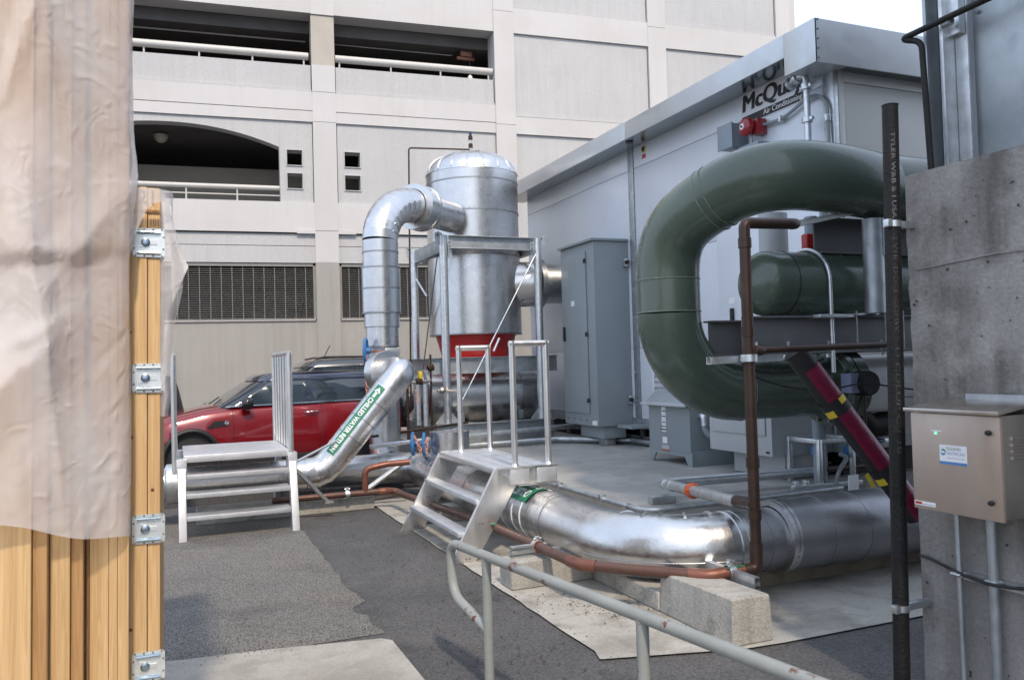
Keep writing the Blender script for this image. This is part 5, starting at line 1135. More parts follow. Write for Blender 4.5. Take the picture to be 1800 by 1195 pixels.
MB().box(4.33, 9.3, -2.3, 3.34, 15.4, 15.48).build('roof_panel', 'casing', cs)
MB().lathe([(.045, 0), (.045, -.01), (.03, -.012)], (4.298, 2.93, 2.71), (1, 0, 0), 20).build('pipe_hole', 'black', cs); MB().lathe([(.035, 0), (.001, 0)], (4.296, 2.93, 2.71), (-1, 0, 0), 20).build('pipe_hole', 'black', cs)
MB().lathe([(.012, 0), (.012, -.015), (.001, -.018)], (4.30, 3.22, 3.53), (1, 0, 0), 8).build('bolt', 'steel', cs)
MB().box(4.20, 4.25, 3.27, 3.36, 3.42, 3.9).build('splice_plate', 'galv', cs, bevel=.004)
bp_ = thing('brown_vent_line', (4.1, 3.4, 2.6), 'dark brown pipe bending over the top of the concrete wall', 'pipe')
MB().tube(rounded([(4.10, 3.405, 2.5), (4.10, 3.44, 3.42), (4.07, 3.56, 3.47), (4.12, 3.10, 3.50), (4.12, 1.5, 3.50)], .05), .018, 14).build('pipe_run', 'iron', bp_)
MB().lathe([(.02, -.03), (.032, -.025), (.032, .025), (.02, .03)], (4.13, 3.29, 3.48), (0, 1, 0), 8).build('union', 'galv_dull', bp_)
# cast iron drain
ci = thing('black_iron_pipe', (3.82, 3.47, 0), 'tall black cast iron drain pipe with embossed lettering beside the wall', 'pipe')
pA_, pB_2 = V(3.77, 3.47, -.328), V(3.862, 3.47, 3.02)
MB().tube([pA_, pB_2], .044, 24, cap=False).build('pipe_run', 'iron', ci); MB().lathe([(.044, 0), (.047, .006), (.036, .008), (.034, -.1), (.001, -.1)], pB_2, pB_2 - pA_, 24).build('pipe_mouth', 'iron', ci)
axd = (pB_2 - pA_).normalized(); fz = (V(0, 0, 1.6) - V(3.83, 3.47, 2)); fz.z = 0; fz.normalize(); fy = axd.cross(fz)
for body, s0, w_, m in (('TYLER W&B & I USA', 3.19, .50, 'emboss'), ('2 V1R  DOCL COMW', 2.59, .55, 'emboss_dark'), ('U CULUP C I 2B', 1.95, .6, 'emboss_dark')):
    lettering(body, .033, (0, 0, 0), (1, 0, 0), (0, 1, 0), m, ci, width=w_, fn=lambda px, py: pA_ + axd * (s0 - px) + (fz * math.cos((py - .015) / .045 + .35) - fy * math.sin((py - .015) / .045 + .35) * -1) * .0455)
for z, lb_ in ((2.66, 'galvanised strut clamp high on the black iron pipe'), (.48, 'galvanised strut clamp low on the black iron pipe')):
    k = thing('pipe_bracket', (3.9, 3.5, z), lb_, 'clamp'); q = pA_ + axd * z; z = q.z
    MB().lathe([(.045, -.018), (.05, -.018), (.05, .018), (.045, .018)], q, axd, 20).build('band', 'galv', k); MB().box(q.x + .045, 4.02, q.y - .02, q.y + .022, z - .02, z + .02).build('standoff', 'galv', k, bevel=.004); MB().box(q.x - .075, q.x - .04, q.y - .04, q.y + .0, z - .02, z + .025).build('ear', 'galv', k, bevel=.004)
# stainless control box
cb = thing('control_box', (3.85, 3.03, .75), 'stainless control box with green light and sticker on the concrete wall', 'control box')
bx0, by0, by1, bz0, bz1 = 3.74, 2.775, 3.29, .757, 1.27
MB().box(bx0, 3.985, by0, by1, bz0, bz1).build('box_body', 'stainless', cb, bevel=.005)
dr = MB().box(bx0 - .022, bx0 - .002, by0 - .004, by1, bz0 - .008, bz1 - .004).build('door', 'stainless_door', cb, bevel=.004)
MB().hexa([V(bx0 - .05, by0 - .02, bz1 + .002), V(3.99, by0 - .02, bz1 + .045), V(3.99, by1 + .025, bz1 + .045), V(bx0 - .05, by1 + .025, bz1 + .002), V(bx0 - .05, by0 - .02, bz1 + .022), V(3.99, by0 - .02, bz1 + .063), V(3.99, by1 + .025, bz1 + .063), V(bx0 - .05, by1 + .025, bz1 + .022)]).build('rain_hood', 'stainless', cb, bevel=.003)
MB().box(3.97, 3.988, 2.70, 3.15, bz1 + .05, bz1 + .09).build('mount_flange', 'galv_dull', cb)
for z in (.84, 1.185): MB().lathe([(.012, 0), (.014, -.012), (.012, -.022), (.001, -.024)], (bx0 - .022, by0 + .05, z), (1, 0, 0), 14).build('knob', 'black', dr)
MB().box(bx0 - .0235, bx0 - .022, 3.10, 3.16, 1.172, 1.178).build('light_caption', 'white', dr); MB().lathe([(.006, 0), (.005, -.004), (.001, -.005)], (bx0 - .022, 3.135, 1.163), (1, 0, 0), 12).build('green_light', 'led', dr)
stk = MB().box(bx0 - .0235, bx0 - .022, 2.955, 3.115, 1.005, 1.105).build('sticker', 'white', dr, smooth=0)
MB().box(bx0 - .0245, bx0 - .0236, 2.955, 3.115, 1.005, 1.02).build('sticker_band', 'logo_blue', stk, smooth=0)
lettering('DOLPHIN', .026, (bx0 - .0245, 3.072, 1.078), (0, -1, 0), (0, 0, 1), 'logo_green', stk, width=.082); lettering('WATERCARE', .024, (bx0 - .0245, 3.072, 1.055), (0, -1, 0), (0, 0, 1), 'logo_lilac', stk, width=.108)
lettering('Nature\'s Way to Treat Water', .012, (bx0 - .0245, 3.068, 1.036), (0, -1, 0), (0, 0, 1), 'logo_lilac', stk, width=.10)
for a0, a1, m in ((-.35, 2.7, 'logo_teal'), (3.3, 6.0, 'logo_blue')):
    vs = []; n = 14
    for i in range(n + 1):
        a = a0 + (a1 - a0) * i / n; w_ = .0075 * math.sin(PI * i / n) + .0008
        vs += [V(bx0 - .0245, 3.093 - (.014 - w_) * math.cos(a), 1.068 + (.014 - w_) * math.sin(a)), V(bx0 - .0245, 3.093 - (.0145 + w_ * .3) * math.cos(a), 1.068 + (.0145 + w_ * .3) * math.sin(a))]
    MB().add(vs, [(2 * i, 2 * i + 1, 2 * i + 3, 2 * i + 2) for i in range(n)]).build('emblem', m, stk, smooth=0)
ws = MB().box(bx0 - .0235, bx0 - .022, 3.155, 3.285, .768, .79).build('warning_sticker', 'white', dr, smooth=0); MB().box(bx0 - .0245, bx0 - .0236, 3.238, 3.28, .774, .787).build('warning_band', 'red', ws, smooth=0); lettering('Authorized personnel only', .008, (bx0 - .0245, 3.235, .774), (0, -1, 0), (0, 0, 1), 'ink', ws, width=.075)
for i in range(4): MB().tube([(3.80, by0 - .002, 1.06 + i * .032), (3.93, by0 - .002, 1.06 + i * .032)], .009, 8).build('vent_louver', 'stainless', cb)
for y, r, lb_ in ((3.222, .011, 'thin galvanised conduit dropping from the control box, left one'), (3.02, .0215, 'thick galvanised conduit dropping from the control box, right one')):
    c = thing('vertical_conduit', (3.95, y, 0), lb_, 'conduit')
    MB().tube([(3.955, y, -.328), (3.955, y, .757)], r + .004, 16).build('tube', 'galv_dull', c)
    k = MB().box(3.93, 3.985, y - .035, y + .035, .36, .385).build('strap', 'galv', c, bevel=.003); MB().tube([(3.925, y + .03, .375), (3.925, y - .03, .375)], .008, 6).build('bolt', 'galv', k)
strut('wall_strut', (3.978, 3.20, .372), (3.978, 2.0, .372), 'horizontal strut rail behind the two conduits', up=(-1, 0, 0))
cc = thing('black_power_cable', (3.93, 3.0, .4), 'black cable sagging across the two conduits on the wall', 'cable')
MB().tube(bez((3.985, 3.50, .415), (3.95, 3.3, .43), (3.90, 3.05, .28), (3.90, 2.6, .47), 20), .009, 10).build('cable', 'black', cc)
pl = MB().box(3.90, 3.98, 2.735, 2.77, .56, .67).build('wall_outlet', 'white', None, bevel=.01); tag(pl, 'pale plastic outlet cover at the right picture edge below the control box', 'outlet')

GROUP_SCALE = None
# ------------------------------------------------------------------ crates and plastic at the left
def latch(par, x, y, z, s=1.0):
    """butterfly latch on a face looking towards -Y"""
    w, h = .062 * s, .060 * s
    pts = []
    for cx_, cz_ in ((w - .012, h - .012), (-w + .012, h - .012), (-w + .012, -h + .012), (w - .012, -h + .012)):
        a0 = {(1, 1): 0, (-1, 1): PI / 2, (-1, -1): PI, (1, -1): 1.5 * PI}[(1 if cx_ > 0 else -1, 1 if cz_ > 0 else -1)]
        for k in range(5): pts.append((cx_ + .012 * math.cos(a0 + PI / 2 * k / 4), cz_ + .012 * math.sin(a0 + PI / 2 * k / 4)))
    pt = MB().prism(pts, (x, y, z), (1, 0, 0), (0, 0, 1), (0, -.003, 0)).build('latch_plate', 'zinc', par)
    for sz in (-1, 1):
        MB().tube([(x - .045 * s, y - .008, z + sz * .043 * s), (x + .045 * s, y - .008, z + sz * .043 * s)], .0075 * s, 10).build('roll_edge', 'zinc_blue', pt)
    MB().lathe([(.018 * s, 0), (.018 * s, -.006), (.013 * s, -.008), (.001, -.008)], (x - .012 * s, y - .003, z), (0, 1, 0), 16).build('turn_boss', 'zinc_blue', pt)
    MB().prism([(-.035, -.02), (-.01, -.016), (.012, -.006), (.03, -.008), (.03, .01), (.012, .008), (-.01, .018), (-.035, .024)], (x, y - .0032, z), (s, 0, 0), (0, 0, s), (0, -.004, 0)).build('turn_wing', 'zinc', pt)
    for px in (-.05, -.017, .017, .05):
        for pz in (-.055, .055): MB().lathe([(.0035, 0), (.0025, -.003), (.0005, -.0035)], (x + px * s, y - .003, z + pz * s), (0, 1, 0), 8).build('rivet', 'steel', pt)
    for pz in (-.025, .025):
        for px in (-.056, .056): MB().lathe([(.0035, 0), (.0025, -.003), (.0005, -.0035)], (x + px * s, y - .003, z + pz * s), (0, 1, 0), 8).build('rivet', 'steel', pt)
def board(par, x0, x1, y0, y1, z0, z1, m='pine', nm='board', bev=.003): return MB().box(x0, x1, y0, y1, z0, z1).build(nm, m, par, bevel=bev)
YD = 3.25
c4 = thing('wooden_crate', (-.3, 3.5, 0), 'pine crate with three metal butterfly latches along its front edge', 'crate')
board(c4, -.36, -.0735, YD, YD + .04, .0, 2.285); board(c4, -.071, -.03, YD + .003, YD + .04, .0, 2.283, 'pine'); 
board(c4, -.085, -.0285, YD + .043, YD + 1.2, 0, 2.28, 'pine_dark', 'side_panel'); board(c4, -1.5, -.09, YD + .043, YD + 1.2, 0, 2.27, 'pine_dark', 'crate_body')
MB().box(-.36, -.0295, YD - .003, YD + .0, 2.19, 2.2).build('cross_edge', 'ply_edge', c4)
for z in (2.079, 1.585, 1.041, .551): latch(c4, -.068, YD - .001, z, .88)
c4.location.x -= .040; c4.rotation_euler.y = .0158          # the crates lean a little
lettering('21', .07, (-.105, YD - .0035, 2.225), (1, 0, 0), (0, 0, 1), 'pencil', c4)
lettering('1    IIII', .04, (-.11, YD - .0035, 2.14), (1, 0, 0), (0, 0, 1), 'pencil', c4, width=.075)
for x, z, r in ((-.13, 1.37, .012), (-.128, .685, .009), (-.108, .52, .006), (-.132, 1.75, .008), (-.055, 1.18, .006), (-.14, .86, .004)):
    MB().lathe([(r, 0), (r * .6, -.0008), (.0005, -.001)], (x, YD - .0005, z), (0, 1, .25), 14).build('knot', 'knot', c4)
YC = 3.15
c3 = thing('wooden_crate', (-.4, 3.2, 0), 'pine crate with dark plywood edge, second behind the plastic', 'crate')
board(c3, -.2845, -.2737, YC, YC + .03, 0, 3.2, 'ply_edge', 'plywood_edge'); board(c3, -.2722, -.2138, YC + .002, YC + .03, 0, 3.2); board(c3, -.2128, -.1868, YC + .001, YC + .03, 0, 3.2); board(c3, -.1858, -.151, YC, YC + .03, 0, 3.2)
board(c3, -1.6, -.155, YC + .032, 3.24, 0, 3.19, 'pine_dark', 'crate_body')
c2 = thing('wooden_crate', (-.6, 3.1, 0), 'pine crate in the middle of the plastic covered row', 'crate')
board(c2, -.382, -.3235, 3.07, 3.10, 0, 3.2); board(c2, -.322, -.2867, 3.09, 3.14, 0, 3.2, 'pine_dark'); board(c2, -1.6, -.326, 3.102, 3.145, 0, 3.19, 'pine_dark', 'crate_body')
c1 = thing('wooden_crate', (-.7, 3.0, 0), 'nearest pine crate at the left picture edge under the plastic', 'crate')
board(c1, -.532, -.4255, 3.0, 3.03, 0, 3.2); board(c1, -.673, -.535, 3.004, 3.03, 0, 3.2); board(c1, -.4245, -.3833, 3.02, 3.065, 0, 3.2, 'pine_dark'); board(c1, -1.6, -.428, 3.032, 3.065, 0, 3.19, 'pine_dark', 'crate_body')
for c_ in (c1, c2, c3): c_.location.x -= .017; c_.rotation_euler.y = .0155
def film(path, ztop, zbot, amp, name, m, label, nu=170, nv=190, seed=1, hem=None):
    """draped sheet: path is a plan polyline, displaced along its normal with folds"""
    path = [Vector((x, y, 0)) for x, y in path]; L = [0]
    for _ in range(2):                   # round the corners of the plan line
        path = [path[0]] + [q for a, b in zip(path, path[1:]) for q in (a.lerp(b, .25), a.lerp(b, .75))] + [path[-1]]
    for a, b in zip(path, path[1:]): L.append(L[-1] + (b - a).length)
    def at(s):
        for i in range(len(path) - 1):
            if s <= L[i + 1] + 1e-9:
                t = (s - L[i]) / (L[i + 1] - L[i]); return path[i].lerp(path[i + 1], t), (path[i + 1] - path[i]).normalized()
        return path[-1], (path[-1] - path[-2]).normalized()
    rg = random.Random(seed); folds = []
    for _ in range(int(46 * L[-1])):
        an = rg.choice((1.0, 1.25, 1.9, 2.2, 1.57, .5)) + rg.uniform(-.2, .2); big = rg.random() < .35
        folds.append((rg.uniform(0, L[-1]), rg.uniform(.9, ztop), math.cos(an), math.sin(an), rg.uniform(.25, .7) if big else rg.uniform(.08, .3), rg.uniform(.07, .16) if big else rg.uniform(.015, .05), amp * (rg.uniform(.25, .6) if big else rg.uniform(.06, .2)) * rg.choice((1, 1, -.7))))
    vs = []; fs = []
    for j in range(nv + 1):
        for i in range(nu + 1):
            s = L[-1] * i / nu; p, d = at(s); n = V(d.y, -d.x, 0)
            zb = zbot(s) if callable(zbot) else zbot; z = ztop + (zb - ztop) * j / nv
            q = V(s * 1.6 + seed, z * .8, seed * 3.1)
            h = 1 - abs(noise.noise(q * 1.6)) * 2
            w1 = noise.noise(V(s * 1.6, z * 1.4, seed + 2)); w2 = noise.noise(V(s * 1.7, z * 1.5, seed + 40))
            fade = 1 - .62 * min(1, max(0, (s / L[-1] - .70) / .18))
            fold = 1 / (1 + math.exp(max(-40, min(40, -(z - 2.02 - .10 * w1 - .22 * (s - 1.1)) / .010))))
            k = amp * .40 * noise.noise(V(s * 1.5, z * 1.2, seed)) + .035 * fold
            for (cs, cz, ca, sa, hl, wd, hh) in folds:
                ds, dz = s - cs, z - cz; t_ = ds * ca + dz * sa
                if abs(t_) < hl:
                    d_ = abs(-ds * sa + dz * ca + .02 * w2) / wd
                    if d_ < 1: k += hh * (1 - d_) ** 1.3 * (1 - (t_ / hl) ** 2)
            k = fade * k + .0016 * noise.noise(V(s * 26, z * 20, seed))
            vs.append(p + n * (k + .016 + amp * .12) + V((z - 1.2) * .0135, 0, z))
    for j in range(nv):
        for i in range(nu): a = j * (nu + 1) + i; fs.append((a, a + 1, a + nu + 2, a + nu + 1))
    o = MB().add(vs, fs).build(name, m, None, smooth=60); tag(o, label, 'plastic sheet'); return o
film([(-1.3, 2.845), (-.521, 2.932), (-.3475, 3.02), (-.225, 3.085), (-.180, 3.120), (-.172, 3.19), (-.19, 3.235)], 3.4, lambda s: 1.144 - max(0, (s - .78)) * .28 + .010 * math.sin(s * 17), .105, 'plastic_sheet', 'film', 'big milky plastic sheet draped over the row of pine crates', seed=4)
film([(-.21, YD - .02), (-.12, YD - .026), (-.075, YD - .026), (-.05, YD - .018), (-.035, YD + .03)], 2.26, lambda s: 2.13 - .10 * math.sin(s * 26 + .6) - .5 * max(0, s - .12), .05, 'plastic_scrap', 'film_thin', 'scrap of thin clear plastic caught on the latched crate top', nu=50, nv=40, seed=8)
# hanging tongue of plastic on the right edge of the crate
tong = MB(); prof = [(2.26, .0, .01), (2.12, -.005, .045), (2.02, -.01, .072), (1.90, -.01, .062), (1.78, -.012, .035), (1.66, -.018, .022), (1.58, -.02, .014), (1.52, -.01, .02), (1.44, -.012, .004)]
vs = []; fs = []; nn = 10
for z, a_, b_ in prof:
    for i in range(nn + 1):
        t = i / nn; x = -.036 + a_ + (b_ + .01 - a_) * t; vs.append(V(x, YD + .02 - .03 * math.sin(t * PI) + .012 * noise.noise(V(t * 4, z * 7, 2)), z))
for j in range(len(prof) - 1):
    for i in range(nn): a = j * (nn + 1) + i; fs.append((a, a + 1, a + nn + 2, a + nn + 1))
o = tong.add(vs, fs).build('plastic_strip', 'film_thin', None, smooth=80); tag(o, 'clear plastic strip hanging down the right side of the latched crate', 'plastic sheet')
o = MB().prism([(0, 0), (.0, .26), (.06, .14)], (.0, YD + .08, 1.86), (1, 0, 0), (0, 0, 1), (0, .002, 0)).build('paper_flap', 'white', None, smooth=0); tag(o, 'white triangular paper corner sticking out behind the latched crate', 'paper')

# ------------------------------------------------------------------ vehicles
def loft(sections, close_ends=True):
    mb = MB(); n = len(sections[0]); vs = [p for s in sections for p in s]; fs = []
    for i in range(len(sections) - 1):
        for j in range(n - 1): a = i * n + j; fs.append((a, a + 1, a + n + 1, a + n))
        a = i * n; fs.append((a + n - 1, a, a + n, a + 2 * n - 1))
    if close_ends: fs += [tuple(reversed(range(n))), tuple(range((len(sections) - 1) * n, len(sections) * n))]
    return mb.add(vs, fs)
def carve(obj, cutters):
    """boolean out the wheel arches and bake the result"""
    for c in cutters:
        md_ = obj.modifiers.new('cut', 'BOOLEAN'); md_.operation = 'DIFFERENCE'; md_.object = c; md_.solver = 'EXACT'
    dg = bpy.context.evaluated_depsgraph_get(); me = bpy.data.meshes.new_from_object(obj.evaluated_get(dg))
    obj.modifiers.clear(); old = obj.data; obj.data = me; bpy.data.meshes.remove(old)
    me.polygons.foreach_set('use_smooth', [True] * len(me.polygons)); me.set_sharp_from_angle(angle=math.radians(32))
    for c in cutters: m_ = c.data; bpy.data.objects.remove(c); bpy.data.meshes.remove(m_)
def interp(tab, x):
    if x <= tab[0][0]: return tab[0][1]
    for (a, va), (b, vb) in zip(tab, tab[1:]):
        if x <= b: t = (x - a) / (b - a); t = t * t * (3 - 2 * t) * .35 + t * .65; return va + (vb - va) * t
    return tab[-1][1]
def wheel_at(par, x, y, z, r, side, spokes=10):
    w = MB().lathe([(r * .66, .09), (r * .94, .09), (r, .05), (r, -.05), (r * .96, -.09), (r * .70, -.10)], (x, y, z), (0, 1, 0), 40).build('wheel', 'tyre', par)
    rm = MB().lathe([(r * .70, .08), (r * .70, -.085), (r * .66, -.09), (r * .62, -.06), (r * .60, .02)], (x, y, z), (0, 1, 0), 40)
    for k in range(spokes):
        a = 2 * PI * k / spokes; d_ = V(math.cos(a), 0, math.sin(a)); rm.bar(V(x, y - .07, z) + d_ * .05, V(x, y - .075, z) + d_ * r * .64, .03, .02, (0, 1, 0))
    rm.lathe([(.07, .0), (.065, -.085), (.001, -.09)], (x, y, z), (0, 1, 0), 20); rm.build('rim', 'rim', w)
    MB().lathe([(r * .6, .03), (.001, .03)], (x, y, z), (0, -1, 0), 24).build('brake_disc', 'black', w)
def hatchback(ox, oy, oz, group=None):
    """front at -X; near flank at y = oy"""
    t = thing('hatchback_car', (ox + 2, oy + .84, oz), 'red hatchback with dark blue roof parked behind the left stair', 'car')
    Wd = .84; cy = oy + Wd
    hood = [(0, .62), (.12, .74), (.45, .87), (1.0, .965), (1.25, .99), (2.2, 1.0), (3.2, 1.03), (3.8, 1.05), (3.96, .98)]
    half = [(0, .55), (.12, .70), (.4, .79), (1.0, .83), (2.0, .84), (3.2, .83), (3.7, .80), (3.96, .70)]
    low = [(0, .32), (.15, .24), (.5, .22), (3.4, .22), (3.8, .28), (3.96, .36)]
    secs = []
    for i in range(45):
        x = 3.96 * i / 44; h = interp(hood, x); w = interp(half, x); b = interp(low, x); sec = []
        prof = [(0, b), (.80, b), (.93, b + .04), (.975, b + .14), (1.0, b + (h - b) * .48), (.985, b + (h - b) * .72), (.95, h - .075), (.90, h - .03), (.78, h + .0), (.4, h + .02 * (x < 1.3)), (0, h + .03 * (x < 1.3))]
        full = [(-a, z) for a, z in prof] + [(a, z) for a, z in reversed(prof[1:-1])]
        for a, z in full: sec.append(V(ox + x, cy + a * w, oz + z))
        secs.append(sec)
    body = loft(secs).build('body', 'car_red', t, smooth=40)
    wx = (.72, 3.27); cut = []
    for x in wx:
        c = MB().tube([(ox + x, oy - .2, oz + .31), (ox + x, oy + .30, oz + .31)], .365, 32).build('cutter', 'black', t); cut.append(c)
    carve(body, cut)
    for x in wx:
        MB().tube([(ox + x, oy + .05, oz + .31), (ox + x, oy + .29, oz + .31)], .362, 32).build('wheel_well', 'black', t)
        wheel_at(t, ox + x, oy + .14, oz + .30, .30, -1)
        pts = [V(ox + x + .385 * math.cos(a), oy + .018, oz + .31 + .385 * math.sin(a)) for a in [-.25 + (PI + .5) * k / 24 for k in range(25)]]
        MB().tube(pts, .035, 8).build('arch_trim', 'black', t)
    MB().box(ox + 1.1, ox + 2.9, oy - .004, oy + .06, oz + .2, oz + .30).build('sill_trim', 'black', t, bevel=.01)
    # greenhouse: rounded rectangles stacked from belt line to roof
    def rr(x0, x1, w, z, rf, rb):
        pts = []
        for cx_, sx, cw, sw, r, a0 in ((x1 - rb, 1, 1, 1, rb, 0), (x0 + rf, -1, 1, 1, rf, PI / 2), (x0 + rf, -1, -1, -1, rf, PI), (x1 - rb, 1, -1, -1, rb, 1.5 * PI)):
            for k in range(7):
                a = a0 + PI / 2 * k / 6; pts.append(V(ox + cx_ + r * math.cos(a), cy + sw * (w - r) + r * math.sin(a), oz + z))
        return pts
    gl = loft([rr(1.10, 3.86, .765, .97, .22, .14), rr(1.38, 3.83, .745, 1.12, .22, .14), rr(1.66, 3.78, .70, 1.28, .20, .14), rr(1.78, 3.74, .665, 1.335, .20, .14)], False).build('greenhouse', 'glass', t, smooth=50)
    loft([rr(1.72, 3.78, .685, 1.318, .20, .14), rr(1.76, 3.78, .678, 1.365, .20, .14), rr(1.84, 3.72, .63, 1.41, .22, .16), rr(2.0, 3.55, .5, 1.432, .22, .16), rr(2.3, 3.2, .2, 1.436, .1, .1)]).build('roof', 'car_roof', t, smooth=60)
    # pillars on the near side
    def fl(x, z):                       # near flank of the greenhouse at height z
        w = interp([(.97, .765), (1.12, .745), (1.28, .70), (1.335, .665)], z); return V(ox + x, cy - w - .006, oz + z)
    for a_, b_, w_, nm in (((1.14, .97), (1.84, 1.335), .05, 'pillar'), ((2.42, .97), (2.46, 1.335), .09, 'pillar'), ((3.66, .97), (3.60, 1.335), .10, 'pillar')):
        mb = MB()
        for (xa, za), (xb, zb) in (((a_), (b_)),):
            n = 6; vs = []
            for k in range(n + 1):
                u = k / n; q = fl(xa + (xb - xa) * u, za + (zb - za) * u); vs += [q - V(w_ / 2, 0, 0), q + V(w_ / 2, 0, 0)]
            mb.add(vs, [(2 * k, 2 * k + 1, 2 * k + 3, 2 * k + 2) for k in range(n)])
        mb.build(nm, 'car_roof', t)
    MB().tube([fl(1.20, .985) + V(0, -.004, 0), fl(2.4, .985) + V(0, -.004, .01), fl(3.75, .985) + V(0, -.004, .02)], .011, 8).build('belt_strip', 'chrome', t)
    # windscreen with wipers
    q0, q1 = V(ox + 1.17, cy - .62, oz + 1.0), V(ox + 1.74, cy - .52, oz + 1.31)
    MB().tube([V(ox + 1.08, cy - .5, oz + 1.01), V(ox + 1.22, cy - .3, oz + 1.08)], .008, 6).tube([V(ox + 1.06, cy - .2, oz + 1.02), V(ox + 1.25, cy + .1, oz + 1.10)], .008, 6).build('wipers', 'black', t)
    # door seams, handle, mirror, scuttle
    for pts in ([(1.30, .93), (1.30, .6), (1.33, .32)], [(2.62, .97), (2.64, .6), (2.58, .32)]):
        mb = MB(); vs = [V(ox + x, oy - .0015 + (0 if z < .75 else .012 + (z - .75) * .17), oz + z) for x, z in pts]; mb.tube(vs, .004, 5); mb.build('door_seam', 'black', t)
    MB().tube(rounded([(ox + 2.36, oy + .012, oz + .86), (ox + 2.38, oy - .018, oz + .865), (ox + 2.54, oy - .018, oz + .87), (ox + 2.56, oy + .012, oz + .87)], .015), .012, 8).build('door_handle', 'chrome', t)
    MB().lathe([(.001, -.10), (.06, -.09), (.085, -.04), (.088, .02), (.07, .06), (.001, .07)], (ox + 1.50, oy - .06, oz + 1.03), (1, .0, .1), 20).tube([(ox + 1.5, oy - .02, oz + .99), (ox + 1.44, oy + .1, oz + .95)], .03, 8).build('mirror', 'black_gloss', t)
    MB().prism([(0, 0), (.26, .03), (.3, .09), (.1, .085)], (ox + .93, oy - .004, oz + .72), (1, 0, 0), (0, 0, 1), (0, .02, 0)).build('side_scuttle', 'black', t); MB().lathe([(.035, 0), (.03, -.012), (.001, -.014)], (ox + 1.2, oy - .004, oz + .775), (0, 1, 0), 14).build('side_repeater', 'chrome', t)
    MB().lathe([(.13, -.0), (.13, -.02), (.11, -.05), (.06, -.075), (.001, -.08)], (ox + .20, oy + .17, oz + .735), (.75, .55, -.25), 24).build('headlight', 'lamp_glass', t)
    MB().lathe([(.145, .02), (.145, -.012), (.13, -.02)], (ox + .20, oy + .17, oz + .735), (.75, .55, -.25), 24).build('headlight_ring', 'chrome', t)
    MB().tube([(ox + .20, oy + .10, oz + .45), (ox + .30, oy + .04, oz + .53)], .014, 8).build('marker_lamp', 'indicator', t)
    for x in (1.95, 2.95):                # seats seen through the glass
        MB().box(ox + x, ox + x + .14, cy - .5, cy - .1, oz + .7, oz + 1.22).build('seat', 'seat', t, bevel=.04)
    MB().tube([V(ox + 2.0, cy - .62, oz + 1.405), V(ox + 2.6, cy - .625, oz + 1.425), V(ox + 3.5, cy - .60, oz + 1.405)], .014, 8).build('roof_rail', 'black', t)
    return t
hc = hatchback(-.70, 11.72, .12); hc.scale.x = .92; hc.rotation_euler.z = .10

def boxy_car(name, ox, oy, oz, ln, wd, ht, paint, label, cat, rot=0):
    t = thing(name, (ox + ln / 2, oy + wd / 2, oz), label, cat); cy = oy + wd / 2
    secs = []; hood = [(0, .78), (.1, .95), (1.2, 1.08), (ln - .2, 1.1), (ln, .95)]
    for i in range(25):
        x = ln * i / 24; h = interp(hood, x); w = wd / 2 * interp([(0, .8), (.3, .96), (ln / 2, 1), (ln - .3, .97), (ln, .85)], x)
        pf = [(0, .3), (.9, .3), (.98, .4), (1, .7), (.96, h - .08), (.88, h), (0, h + .01)]
        secs.append([V(ox + x, cy - a * w, oz + z) for a, z in pf] + [V(ox + x, cy + a * w, oz + z) for a, z in reversed(pf[1:-1])])
    loft(secs).build('body', paint, t, smooth=40)
    def rr(x0, x1, w, z, r):
        pts = []
        for cx_, sw, a0 in ((x1 - r, 1, 0), (x0 + r, 1, PI / 2), (x0 + r, -1, PI), (x1 - r, -1, 1.5 * PI)):
            for k in range(6): a = a0 + PI / 2 * k / 5; pts.append(V(ox + cx_ + r * math.cos(a), cy + sw * (w - r) + r * math.sin(a), oz + z))
        return pts
    w = wd / 2
    loft([rr(1.15, ln - .05, w * .93, 1.08, .2), rr(1.75, ln - .16, w * .84, ht - .12, .22)], False).build('side_window', 'glass', t, smooth=50)
    loft([rr(1.70, ln - .10, w * .86, ht - .14, .22), rr(1.80, ln - .14, w * .84, ht - .06, .24), rr(2.1, ln - .3, w * .7, ht, .25), rr(2.5, ln - .8, w * .3, ht + .01, .1)]).build('roof', paint, t, smooth=60)
    for xa, xb in ((1.22, 1.80), (2.35, 2.42), (3.35, 3.38), (ln - .2, ln - .26)):
        MB().hexa([V(ox + xa - .04, cy - w * .94 - .004, oz + 1.08), V(ox + xa + .05, cy - w * .94 - .004, oz + 1.08), V(ox + xa + .05, cy - w * .92, oz + 1.08), V(ox + xa - .04, cy - w * .92, oz + 1.08), V(ox + xb - .04, cy - w * .85 - .004, oz + ht - .13), V(ox + xb + .05, cy - w * .85 - .004, oz + ht - .13), V(ox + xb + .05, cy - w * .83, oz + ht - .13), V(ox + xb - .04, cy - w * .83, oz + ht - .13)]).build('pillar', paint, t)
    for x in (.85, ln - .85): wheel_at(t, ox + x, oy + .06, oz + .34, .34, -1, 5)
    for s_ in (-1, 1): MB().tube([(ox + 1.95, cy + s_ * w * .72, oz + ht - .0), (ox + 2.1, cy + s_ * w * .72, oz + ht + .03), (ox + ln - .5, cy + s_ * w * .72, oz + ht + .02), (ox + ln - .35, cy + s_ * w * .72, oz + ht - .02)], .018, 8).build('roof_rail', 'black', t)
    return t, cy
t, cy = boxy_car('suv', .35, 14.2, .10, 3.0 + .35, 1.8, 1.66, 'suv', 'dark grey suv with roof rails parked behind the red hatchback', 'car')
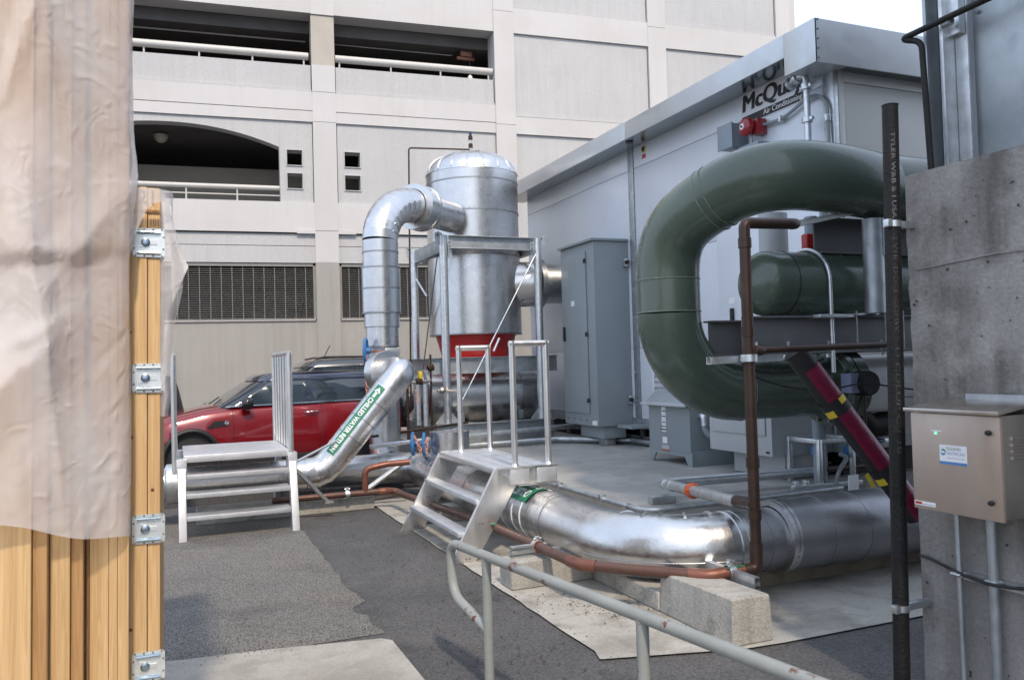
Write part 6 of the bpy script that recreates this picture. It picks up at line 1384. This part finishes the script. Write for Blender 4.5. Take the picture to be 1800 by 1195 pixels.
MB().box(2.55, 2.95, 14.40, 14.46, 1.66, 1.71).build('brake_light', 'tail', t, bevel=.01); MB().tube([(2.5, 14.9, 1.76), (2.62, 14.85, 2.0)], .008, 6).build('antenna', 'black', t)
boxy_car('parked_sedan', 3.9, 15.4, .10, 4.3, 1.75, 1.50, 'suv', 'dark car behind the silver tank, only its roof showing', 'car')
# covered motorcycle
cov = []
for i in range(14):
    z = .10 + 1.44 * i / 13; w = .55 - .26 * (i / 13) ** 2.2; d_ = .42 - .16 * (i / 13) ** 2; r = []
    for k in range(24):
        a = 2 * PI * k / 24; q = 1 + .10 * noise.noise(V(math.cos(a) * 2, math.sin(a) * 2, z * 1.5)) + .05 * math.cos(a * 7) * (1 - i / 13)
        ex_ = 2 / 3.2; r.append(V(-.30 + w * q * math.copysign(abs(math.cos(a)) ** ex_, math.cos(a)), 14.0 + d_ * q * math.copysign(abs(math.sin(a)) ** ex_, math.sin(a)), z))
    cov.append(r)
o = loft(cov).build('covered_grill', 'tarp', None, smooth=50); tag(o, 'object under a black fabric cover by the garage wall at the left', 'covered grill')
# white pipe end by the crate and the blue bin
o = MB().box(5.75, 6.1, 14.7, 15.1, .10, 1.88).build('blue_bin', 'navy', None, bevel=.02); tag(o, 'dark blue panel glimpsed right of the tank red base', 'bin')
o = MB().tube([(-.75, 9.3, .43), (-.20, 9.3, .43)], .19, 28).build('pipe_end_cover', 'grey_light', None); tag(o, 'pale grey pipe end cover beside the latched crate', 'pipe')

# ------------------------------------------------------------------ groups of repeats
GROUPS = {'wooden_crate': 'pine crates in a row at the left edge', 'concrete_block': 'concrete blocks under the silver pipe', 'concrete_curb': 'low concrete curbs under the pipes',
          'pipe_clamp': 'pipe clamps on the copper line', 'hand_wheel': 'blue valve hand wheels', 'chain': 'rusty chains on the hand wheels', 'paper_notice': 'paper notices on the garage wall',
          'strut_rail': 'short strut rails on the blocks', 'ceiling_lamp': 'dome lamps under the garage decks', 'vertical_conduit': 'conduits below the control box', 'pipe_bracket': 'strut clamps on the black iron pipe'}
for o_ in list(S.objects):
    k_ = o_.name.split('.')[0]
    if o_.parent is None and k_ in GROUPS and o_.get('category'): o_['group'] = GROUPS[k_]
